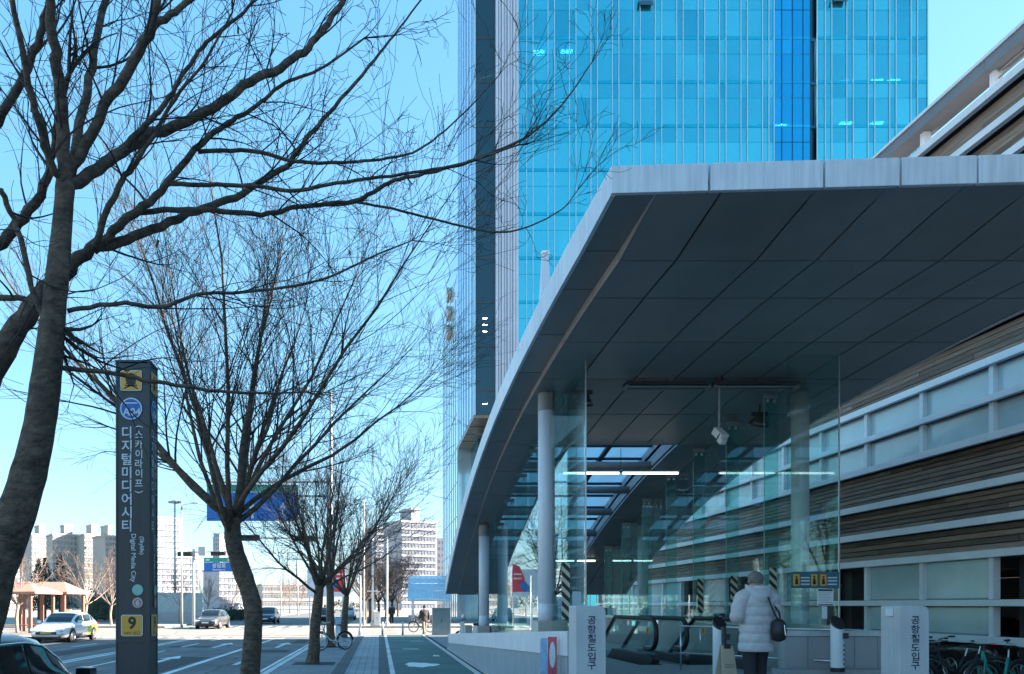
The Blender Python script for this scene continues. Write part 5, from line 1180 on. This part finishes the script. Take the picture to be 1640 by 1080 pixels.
    for z in zs_:
        f = (z-hem)/(1.475-hem); a = lerpc([(hem,.215),(.95,.20),(1.15,.205),(1.34,.215),(1.41,.175),(1.45,.115),(1.475,.085)], z); b = lerpc([(hem,.165),(.95,.155),(1.2,.165),(1.36,.15),(1.42,.125),(1.475,.085)], z)
        if puffy: q = .016*abs(math.sin(math.pi*seams*f))**.6
        else: q = 0
        for j in range(n):
            an = 2*math.pi*j/n; wr = .004*math.sin(5*an+z*19) + .003*math.sin(9*an-z*31)
            ca, sa = math.cos(an), math.sin(an); e = .82
            cb.v.append(((a+q+wr)*k*math.copysign(abs(ca)**e, ca), (b+q+wr)*k*math.copysign(abs(sa)**e, sa)-.005, z*k))
    cb.f = [(i*n+j, i*n+(j+1)%n, (i+1)*n+(j+1)%n, (i+1)*n+j) for i in range(64) for j in range(n)]
    for s, nm in ((-1,'l'), (1,'r')):
        a, b, c = [Vector(J[nm+q][0]) for q in ('sho','elb','wri')]
        pts = spline([tuple(p) for p in (a+Vector((-s*.06,0,.02)), a+Vector((s*.01,0,.0)), a.lerp(b,.5)+Vector((s*.02,0,0)), b, b.lerp(c,.6), c)], 6)
        m_ = len(pts)-1; cb.tube(pts, [(lerpc([(0,.085),(.25,.098),(.6,.085),(1,.058)], i/m_) + (.010*abs(math.sin(math.pi*6*i/m_))**.6 if puffy else 0))*k for i in range(m_+1)], 16)
    cb.build('coat', coat_m, t, smooth=True, fix=False)
    if hood:
        hb_ = MB(); hb_.grid(lambda u, v: ((.185-.015*v)*k*math.sin((u-.5)*math.pi*1.25)*(1-.25*v**2), (-.03-.13*math.cos((u-.5)*math.pi*1.1)*(.55+.75*math.sin(v*2.6)))*k, (1.535-.26*v-.015*math.cos((u-.5)*6))*k), 18, 12)
        hb_.build('hood', coat_m, t, smooth=True, fix=False)
        MB().tube([((.115)*k*math.sin(R(a)), (-.02-.095*math.cos(R(a)))*k, (1.475+.02*math.cos(R(a)))*k) for a in range(-130,131,20)], .035*k, 8).build('hood_lining', mat('pale fleece', (.62,.62,.60), .9, 0, .1, 40, bump=.4), t, smooth=True)
    hr = MB(); rg = random.Random(5)
    def hp(u, v):
        th = u*2*math.pi; ph = (0.02+.66*v)*math.pi; f = 1 + .05*math.sin(th*7+ph*5)+.04*math.sin(th*13-ph*9)
        back = .5-.5*math.sin(th); cut = ph if True else 0
        ph2 = ph*(1 if math.sin(th) < .3 else .62)
        return (hc.x+.098*k*f*math.sin(ph2)*math.cos(th), hc.y-.006+.112*k*f*math.sin(ph2)*math.sin(th), hc.z-.005+.108*k*f*math.cos(ph2))
    hr.grid(hp, 40, 14).build('hair', hair_m, t, smooth=True, fix=False)
    return t, J, k
COAT = mat('pale padded coat', (.52,.48,.49), .55, 0, .06, 6, bump=.5, bscale=22)
DARKT = mat('black trousers', (.018,.018,.022), .8, 0, .2); GREYH = mat('grey hair', (.17,.15,.14), .75, 0, .5, 30, bump=.8, bscale=60)
PL = Vector((5.21, 10.65, FZ))
person('person in a long pale padded coat seen from behind at the escalator', PL, R(6), COAT, DARKT, GREYH, 1.72, .63, True, .06)
bg_ = thing('shoulder_bag', 'black shoulder bag hanging on the back right of the padded coat', 'bag', (PL.x+.20, PL.y-.22, FZ+.93))
MB().lathe((0,0,0), [(.03,-.15),(.085,-.12),(.10,.0),(.085,.11),(.05,.15),(.02,.155)], 16).build('pouch', M['black'], bg_, smooth=True)
MB().tube([(-.13,.02,.46),(-.10,-.0,.34),(-.05,-.0,.22),(-.01,.0,.15)], .012, 6).build('strap', M['black'], bg_)
MB().tube([(.02,.0,.15),(.05,.08,.25),(.0,.2,.40)], .012, 6).build('strap', M['black'], bg_)
MB().tube([(.03,-.09,.08),(.035,-.11,-.06)], .006, 6).build('zip', M['steel'], bg_)
BLKC = mat('black coat', (.018,.018,.022), .8, 0, .2); BRNC = mat('dark brown coat', (.05,.04,.04), .8, 0, .2)
person('person in black walking away beyond the crossing by the white poles', (1.12, 72, 0), 0, BLKC, DARKT, BLKC, 1.72, .75, False, .16, 'side', False, 'people beyond the crossing')
person('person in dark coat and light trousers at the crossing left of the grey cabinet', (2.62, 45.0, 0), R(20), BRNC, mat('khaki trousers', (.22,.17,.14), .8), BLKC, 1.66, .80, False, .18, 'side', False, 'people beyond the crossing')
person('person in dark top standing by the red pavilion at the far left', (-22.6, 46.0, 0), R(100), BLKC, mat('pink grey trousers', (.35,.25,.25), .8), BLKC, 1.65, .75, False, .05, 'front', False, 'people beyond the crossing')

# ================================================================== STREET FURNITURE AND FAR THINGS
M['pole'] = mat('galvanised pole', (.42,.44,.46), .5, .4, .06); M['polew'] = mat('white pole', (.68,.67,.66), .5, 0, .05)
def X(px_, Y): return (px_-CX)/FPX*Y
def Z(py_, Y): return CAMZ+(CY-py_)/FPX*Y
# lamp post
lp = thing('street_lamp', 'tall grey street lamp rising behind the second row of branches', 'street lamp', (X(530,38.5), 38.5, 0))
MB().tube([(0,0,0),(0,0,Z(628,38.5))], [.11,.065], 12).build('pole', M['pole'], lp, smooth=True); MB().tube([(0,0,Z(630,38.5)),(-.5,0,Z(627,38.5)),(-1.25,0,Z(626,38.5))], .035, 8).build('arm', M['pole'], lp, smooth=True)
MB().obox((-1.35,0,Z(627,38.5)), (.6,.24,.09)).build('lamp_head', M['pole'], lp, bevel=.03); MB().lathe((0,0,0), [(.2,0),(.2,.3),(.12,.4)], 12).build('base', M['pole'], lp)
lp = thing('street_lamp', 'slim street lamp across the road right of the sign pillar', 'street lamp', (X(291,58), 58, 0))
MB().tube([(0,0,0),(0,0,Z(808,58))], [.10,.06], 10).build('pole', M['pole'], lp, smooth=True); MB().tube([(0,0,Z(809,58)),(.9,0,Z(806,58))], .03, 8).build('arm', M['pole'], lp); MB().obox((1.0,0,Z(806,58)), (.5,.2,.08)).build('lamp_head', M['pole'], lp, bevel=.02)
lp = thing('floodlight_mast', 'mast with a round cluster of floodlights behind the small blue sign', 'street lamp', (X(280,85), 85, 0))
MB().tube([(0,0,0),(0,0,Z(806,85))], [.16,.08], 10).build('pole', M['pole'], lp, smooth=True); MB().lathe((0,0,Z(806,85)), [(.55,0),(.6,.12),(.2,.2)], 14).build('lamp_ring', M['gsteel'], lp)
for k in range(4): MB().obox((.5*math.cos(k*1.57), .5*math.sin(k*1.57), Z(806,85)+.1), (.35,.35,.22)).build('floodlight', M['gsteel'], lp)
for i, (px_, Y, py_, r, lab) in enumerate(((597,62,862,.10,'white pole beyond the crossing, middle of three'),(620,62,858,.085,'white pole beyond the crossing, right one of three'),(583,64,800,.07,'white pole beyond the crossing, left one of three'),(577,42.6,922,.06,'thin dark post at the edge of the crossing'),(477,130,905,.1,'thin distant post right of the crooked trunk'),(450,120,915,.09,'thin distant post left of the third tree'),(464,150,890,.1,'thin distant lamp post between the nearer trunks'))):
    p = thing('pole', lab, 'pole', (X(px_,Y), Y, 0), 0, 'poles by the crossing')
    MB().tube([(0,0,0),(0,0,Z(py_,Y))], [r,r*.8], 10).build('shaft', M['polew'] if i < 3 else M['pole'], p, smooth=True); MB().lathe((0,0,0), [(r*2,0),(r*2,.25),(r*1.2,.4)], 10).build('base', M['pole'], p)
    if i == 0: MB().box(-.45,-.05,Z(948,Y),.45,.05,Z(946,Y)).build('cross_arm', M['polew'], p)
# big overhead sign on a cantilever mast with signals
gn = thing('overhead_sign', 'large blue and green overhead road sign on a cantilever mast behind the branches', 'road sign', (X(527,46), 46, 0))
gx0 = X(527,46)
MB().tube([(0,0,0),(0,0,9.4)], [.17,.12], 12).build('mast', M['pole'], gn, smooth=True)
for z in (9.05, 8.2): MB().tube([(0,0,z),(X(332,46)-gx0,0,z)], .07, 8).build('arm', M['pole'], gn)
a, b = X(332,46)-gx0, X(478,46)-gx0; z0, z1, z2 = Z(835,46), Z(789,46), Z(777,46)
MB().box(a, -.14, z0, b, -.09, z1).build('blue_panel', M['blue'], gn); MB().box(a, -.14, z1+.02, b, -.09, z2).build('green_panel', M['green'], gn)
for x in (a+.9, (a+b)/2, b-.9):
    MB().add([(x-.07,-.146,z0+.15),(x+.07,-.146,z0+.15),(x+.07,-.146,z0+.75),(x+.22,-.146,z0+.75),(x,-.146,z0+1.1),(x-.22,-.146,z0+.75),(x-.07,-.146,z0+.75)], [(0,1,2,3,4,5,6)]).build('arrow', M['text_w'], gn, fix=False)
MB().tube([(0,0,Z(862,46)),(X(392,46)-gx0,0,Z(862,46))], .05, 8).build('signal_arm', M['pole'], gn)
def signal(par, x, z, y=-.1):
    s = MB().box(x-.62, y-.1, z-.18, x+.62, y+.1, z+.18).build('traffic_signal', M['dsteel'], par, bevel=.03)
    for q, (dx, c) in enumerate(((-.42,'red'),(-.14,'yellow'),(.14,'green'),(.42,'green'))):
        MB().lathe((x+dx, y-.105, z), [(.11,-.01),(.11,.012)], 14, (R(90),0,0)).build('signal_lens', M['black'], s)
        MB().grid(lambda u, v: (x+dx+.13*math.cos(math.pi*u), y-.1-.16*v, z+.13*math.sin(math.pi*u)), 8, 2).build('visor', M['dsteel'], s, fix=False)
signal(gn, X(400,46)-gx0, Z(862,46)); signal(gn, X(489,46)-gx0, Z(863,46))
# small blue sign with signals across the junction
sg = thing('road_name_sign', 'small blue road name sign with green strip on a signal mast', 'road sign', (X(310,64), 64, 0)); sx = X(310,64)
MB().tube([(0,0,0),(0,0,Z(880,64))], [.14,.10], 10).build('mast', M['pole'], sg, smooth=True); MB().tube([(X(286,64)-sx,0,Z(884,64)),(X(380,64)-sx,0,Z(884,64))], .05, 8).build('arm', M['pole'], sg)
a, b = X(327,64)-sx, X(375,64)-sx
MB().box(a, -.1, Z(916,64), b, -.06, Z(901,64)).build('blue_panel', M['blue'], sg); MB().box(a, -.1, Z(900.6,64), b, -.06, Z(893.5,64)).build('green_strip', M['green'], sg)
mb = MB(); glyphs(mb, '성암로', .42, ((a+b)/2, -.106, Z(906,64)), (1,0,0), (0,0,1), .02); glyphs(mb, 'Seongam-ro', .22, ((a+b)/2, -.106, Z(913,64)), (1,0,0), (0,0,1), .02); mb.build('lettering', M['text_w'], sg, fix=False)
for px_ in (333, 368): MB().box(X(px_-3,64)-sx, -.106, Z(898.5,64), X(px_+3,64)-sx, -.101, Z(895.5,64)).build('text_bar', M['text_w'], sg)
signal(sg, X(297,64)-sx, Z(888,64)); signal(sg, X(350,64)-sx, Z(887,64)); MB().box(X(318,64)-sx,-.1,Z(890,64),X(329,64)-sx,.1,Z(876,64)).build('control_box', M['pole'], sg)
# red, blue and white banner and the pale site hoarding around it
bn = thing('advertising_banner', 'red, blue and white advertising banner behind the third tree', 'banner', (X(528,58), 58, 0)); b0 = X(528,58)
MB().box(X(492,58)-b0, 0, Z(956,58), X(553,58)-b0, .1, Z(912,58)).build('white_sheet', mat('pale banner', (.50,.60,.72), .6), bn)
def quadp(pts, m, nm, d): MB().prism([(X(x,58)-b0, Z(y,58)) for x, y in pts], lambda p, q: (p, -d, q), lambda p, q: (p, -.005, q)).build(nm, m, bn)
quadp([(530,948),(551,948),(551,904),(540,907),(532,925)], M['red'], 'red_sheet', .03); quadp([(524,948),(533,948),(540,938),(532,930),(524,940)], M['blue'], 'blue_shape', .04)
for py_ in (921, 928): quadp([(537,py_),(549,py_),(549,py_-2.2),(537,py_-2.2)], M['text_w'], 'text_bar', .045)
for px_ in (496, 549): MB().box(X(px_,58)-b0-.05, .11, 0, X(px_,58)-b0+.05, .2, Z(910,58)).build('post', M['pole'], bn)
# cabinets, boxes, bollards by the crossing
def cabinet(px0, px1, Y, py0, py1, m, label, depth=.5):
    c = thing('utility_cabinet', label, 'cabinet', ((X(px0,Y)+X(px1,Y))/2, Y, 0), 0, 'cabinets by the crossing'); w = (X(px1,Y)-X(px0,Y))/2; h = Z(py0,Y)
    MB().box(-w, 0, .06, w, depth, h).build('body', m, c, bevel=.015); MB().box(-w-.03, -.03, h, w+.03, depth+.03, h+.04).build('lid', m, c); MB().box(-w*1.02, -.01, 0, w*1.02, depth, .06).build('base', M['granite'], c)
    MB().box(-w*.9, -.012, .14, -.01, -.0, h-.06).build('door', m, c); MB().box(.01, -.012, .14, w*.9, -.0, h-.06).build('door', m, c); MB().box(-.02, -.03, h*.5, .02, -.012, h*.62).build('handle', M['dsteel'], c)
cabinet(693, 722, 42.7, 975, 1018, mat('grey green cabinet', (.20,.26,.27), .5), 'grey green utility cabinet left of the podium wall end', .7)
cabinet(537, 554, 41.5, 989, 1019, mat('pale blue cabinet', (.36,.52,.66), .5), 'pale blue utility cabinet beside the tree near the crossing')
cabinet(599, 609, 61.8, 981, 1003, mat('white cabinet', (.7,.68,.64), .5), 'white utility cabinet at the foot of the white poles')
for i, (px_, lab) in enumerate(((612.5,'grey bollard at the end of the white lane line'),(645,'grey bollard in the middle of the bike lane end'),(718,'grey bollard right of the grey green cabinet'))):
    Y = 43.0; bo = thing('bollard', lab, 'bollard', (X(px_,Y), Y, 0), 0, 'bollards at the crossing')
    MB().lathe((0,0,0), [(.055,0),(.055,.70),(.05,.74),(.02,.76)], 14).build('post', M['pole'], bo, smooth=True); MB().lathe((0,0,.58), [(.0565,0),(.0565,.07)], 14).build('band', M['roadline'], bo)
# far glass station entrance
fg = thing('glass_entrance', 'distant glass station entrance with sloping blue roof beyond the crossing', 'station entrance', (X(685,74), 74, 0)); f0 = X(685,74)
M['far_glass'] = mat('pale blue glass roof', (.42,.62,.72), .12, .2, .08, .6, spec=.7)
fa, fb_ = X(653,74)-f0, X(722,74)-f0
for i in range(7):
    for j in range(4):
        x0, x1 = fa+(fb_-fa)*i/7+.02, fa+(fb_-fa)*(i+1)/7-.02; v0, v1 = j/4+.006, (j+1)/4-.006
        def pt(x, v): return (x+.35*v, 6*v, 2.25+2.55*math.sin(v*1.35))
        MB().add([pt(x0,v0), pt(x1,v0), pt(x1,v1), pt(x0,v1)], [(0,1,2,3)]).build('roof_pane', M['far_glass'], fg, fix=False)
for i in range(8):
    x = fa+(fb_-fa)*i/7; MB().tube([(x+.35*v/4, 6*v/4, 2.22+2.55*math.sin(v/4*1.35)) for v in range(5)], .035, 6).build('rib', M['polew'], fg)
MB().box(fa, -.05, 2.05, fb_, .1, 2.24).build('front_beam', M['far_glass'], fg); MB().tube([(fa+.5,.2,0),(fa+.5,.2,2.3)], .14, 10).build('column', M['column'], fg); MB().tube([(fb_-.3,.2,0),(fb_-.3,.2,2.3)], .14, 10).build('column', M['column'], fg)
MB().box(fa+.1, 1, 0, fb_, 1.2, .7).build('low_wall', M['granite'], fg)
# pavilions with red roofs
def pavilion(px_, Y, w, d, ze, zr_, label):
    p = thing('pavilion', label, 'pavilion', (X(px_,Y), Y, 0), 0, 'red roofed pavilions'); RR = mat('terracotta roof', (.36,.20,.15), .7, 0, .15, 3); PP = mat('red brown post', (.28,.14,.10), .6, 0, .1)
    MB().add([(-w,-d,ze),(w,-d,ze),(w,d,ze),(-w,d,ze),(-w*.45,0,zr_),(w*.45,0,zr_),(-w,-d,ze-.12),(w,-d,ze-.12),(w,d,ze-.12),(-w,d,ze-.12)], [(0,1,5,4),(1,2,5),(2,3,4,5),(3,0,4),(0,6,7,1),(1,7,8,2),(2,8,9,3),(3,9,6,0),(6,9,8,7)]).build('roof', RR, p)
    for sx in (-.8, .0, .8):
        for sy in (-.8, .8): MB().box(sx*w-.09, sy*d-.09, 0, sx*w+.09, sy*d+.09, ze-.1).build('post', PP, p, bevel=.01)
    MB().box(-w*.7, -.25, .4, w*.7, .25, .46).build('bench', PP, p)
    for sx in (-.6,.6): MB().box(sx*w-.05, -.2, 0, sx*w+.05, .2, .4).build('bench_leg', PP, p)
pavilion(20, 48, 2.3, 2.0, 2.50, 3.15, 'red roofed pavilion at the far left edge behind the parked car'); pavilion(84, 52, 1.8, 2.0, 2.55, 3.25, 'red roofed pavilion behind the white taxi')
# stone wall and glass barrier across the junction
nw = thing('sound_barrier', 'pale stone wall with glass sound barrier across the junction', 'barrier', (X(270,78), 78, 0)); n0 = X(270,78)
MB().box(X(140,78)-n0, 0, 0, X(325,78)-n0, .4, 1.0).build('stone_wall', M['granite'], nw)
for i in range(10):
    a = X(215+11*i,78)-n0; MB().box(a, .1, 1.0, a+.65, .13, 2.9).build('glass_panel', mat('barrier glass', (.30,.42,.44), .15) if i == 0 else bpy.data.materials['barrier glass'], nw); MB().box(a-.05, .08, 1.0, a, .16, 3.0).build('post', M['pole'], nw)
MB().box(X(140,78)-n0, 4, 0, X(200,78)-n0, 4.4, 1.6).build('rear_wall', M['coping'], nw)

# ================================================================== DISTANT BUILDINGS
M['apt'] = mat('cream apartment wall', (.42,.38,.34), .8, 0, .06, .05); M['apt_w'] = mat('white apartment wall', (.40,.40,.43), .8, 0, .05, .05); M['apt_win'] = mat('apartment window', (.20,.22,.26), .2, 0, .2, .2); M['apt_b'] = mat('blue grey tower wall', (.30,.36,.44), .5, 0, .08, .05)
def apartment(px0, px1, py0, Y, label, wall, floors, bays, depth=14, rz=0, caps=True, group='apartment blocks on the skyline'):
    x0, x1, h = X(px0,Y), X(px1,Y), Z(py0,Y); w = x1-x0
    b = thing('apartment_block', label, 'building', ((x0+x1)/2, Y, 0), rz, group)
    MB().box(-w/2, 0, 0, w/2, depth, h).build('wall', wall, b); MB().box(-w/2-.3, -.3, h, w/2+.3, depth+.3, h+.7).build('parapet', wall, b)
    wn_ = MB(); fh = h/floors; bw = w/bays
    for f in range(floors):
        for c in range(bays):
            cx = -w/2+bw*(c+.5)
            wn_.box(cx-bw*.32, -.12, f*fh+fh*.34, cx+bw*.32, -.04, f*fh+fh*.80)
        for c in range(3): wn_.box(w/2+.04, depth*(c+.5)/3-.9, f*fh+fh*.34, w/2+.12, depth*(c+.5)/3+.9, f*fh+fh*.8)
    stuff(wn_.build('windows', M['apt_win'], b, fix=False))
    sl = MB()
    for f in range(1, floors): sl.box(-w/2, -.35, f*fh-.12, w/2, -.02, f*fh+.12)
    stuff(sl.build('floor_ledges', wall, b, fix=False))
    if caps:
        MB().box(-w*.12, depth*.2, h+.7, w*.12, depth*.8, h+4.5).build('stair_tower', wall, b); MB().box(-w*.14, depth*.18, h+4.5, w*.14, depth*.82, h+5.2).build('stair_tower_cap', wall, b)
    return b
apartment(52, 88, 858, 360, 'cream apartment block on the skyline at the far left', M['apt'], 13, 8, rz=R(38))
apartment(86, 138, 858, 340, 'cream apartment block above the pavilion with a stair tower', M['apt'], 13, 10, rz=R(34))
apartment(136, 172, 858, 335, 'cream apartment block left of the sign pillar', M['apt'], 13, 7, rz=R(36)); apartment(168, 192, 860, 320, 'cream apartment slab touching the sign pillar', M['apt'], 13, 4, rz=R(40))
apartment(30, 60, 872, 420, 'blue grey block behind the left apartments', M['apt_b'], 12, 6, caps=False)
apartment(236, 290, 831, 310, 'white apartment tower just right of the sign pillar', M['apt_w'], 16, 8, rz=R(35), caps=False); apartment(250, 320, 884, 280, 'lower white block below the tower right of the sign pillar', M['apt_w'], 10, 9, rz=R(35), caps=False)
apartment(342, 352, 856, 480, 'slim blue grey tower, left of the distant pair', M['apt_b'], 18, 3, caps=False); apartment(354, 372, 860, 500, 'slim pale tower, right of the distant pair', M['apt_w'], 18, 4, rz=R(35), caps=False)
apartment(350, 392, 915, 260, 'low pale block behind the hedge', M['apt_w'], 6, 6, rz=R(35), caps=False)
apartment(640, 703, 838, 250, 'white apartment block with many windows beyond the crossing', M['apt_w'], 13, 11, rz=R(24)); apartment(600, 650, 848, 300, 'pale apartment block behind the dark trees beyond the crossing', M['apt_w'], 14, 9, rz=R(24), caps=False); apartment(700, 724, 865, 270, 'narrow pale block beside the far glass entrance', M['apt_w'], 11, 4, caps=False)
apartment(420, 520, 938, 400, 'long low building on the horizon between the trunks', M['apt'], 3, 22, rz=R(20), caps=False); apartment(0, 30, 905, 300, 'low cream block behind the leaning trunk', M['apt'], 7, 5, rz=R(35), caps=False)
ar = thing('arched_hall', 'white arched hall roof on the horizon right of the crooked trunk', 'building', (X(425,400), 400, 0))
MB().prism([(5.6*math.cos(R(a)), 8.5*math.sin(R(a))) for a in range(0,181,12)], lambda p, q: (p,0,q), lambda p, q: (p,14,q)).build('shell', M['apt_w'], ar); MB().prism([(4.6*math.cos(R(a)), 7.2*math.sin(R(a))) for a in range(0,181,12)], lambda p, q: (p,-.2,q), lambda p, q: (p,-.05,q)).build('glazed_end', M['apt_win'], ar)
ww = stuff(thing('distant_wood', 'thin belt of distant woodland along the horizon', 'woodland', (0, 520, 0))); rg = random.Random(9); mb = MB()
for k in range(9000):
    x = rg.uniform(-330, 130); h = 5 + 3*math.sin(x*.05)+2*math.sin(x*.17); c = Vector((x, rg.uniform(0,30), h*rg.random()**.7)); s = rg.uniform(.8,2.2); d1, d2 = rv(rg)*s, rv(rg)*s; mb.add([c, c+d1, c+d1*.3+d2], [(0,1,2)])
stuff(mb.build('foliage', mat('winter wood', (.13,.12,.10), .9, 0, .4, .05), ww, fix=False))
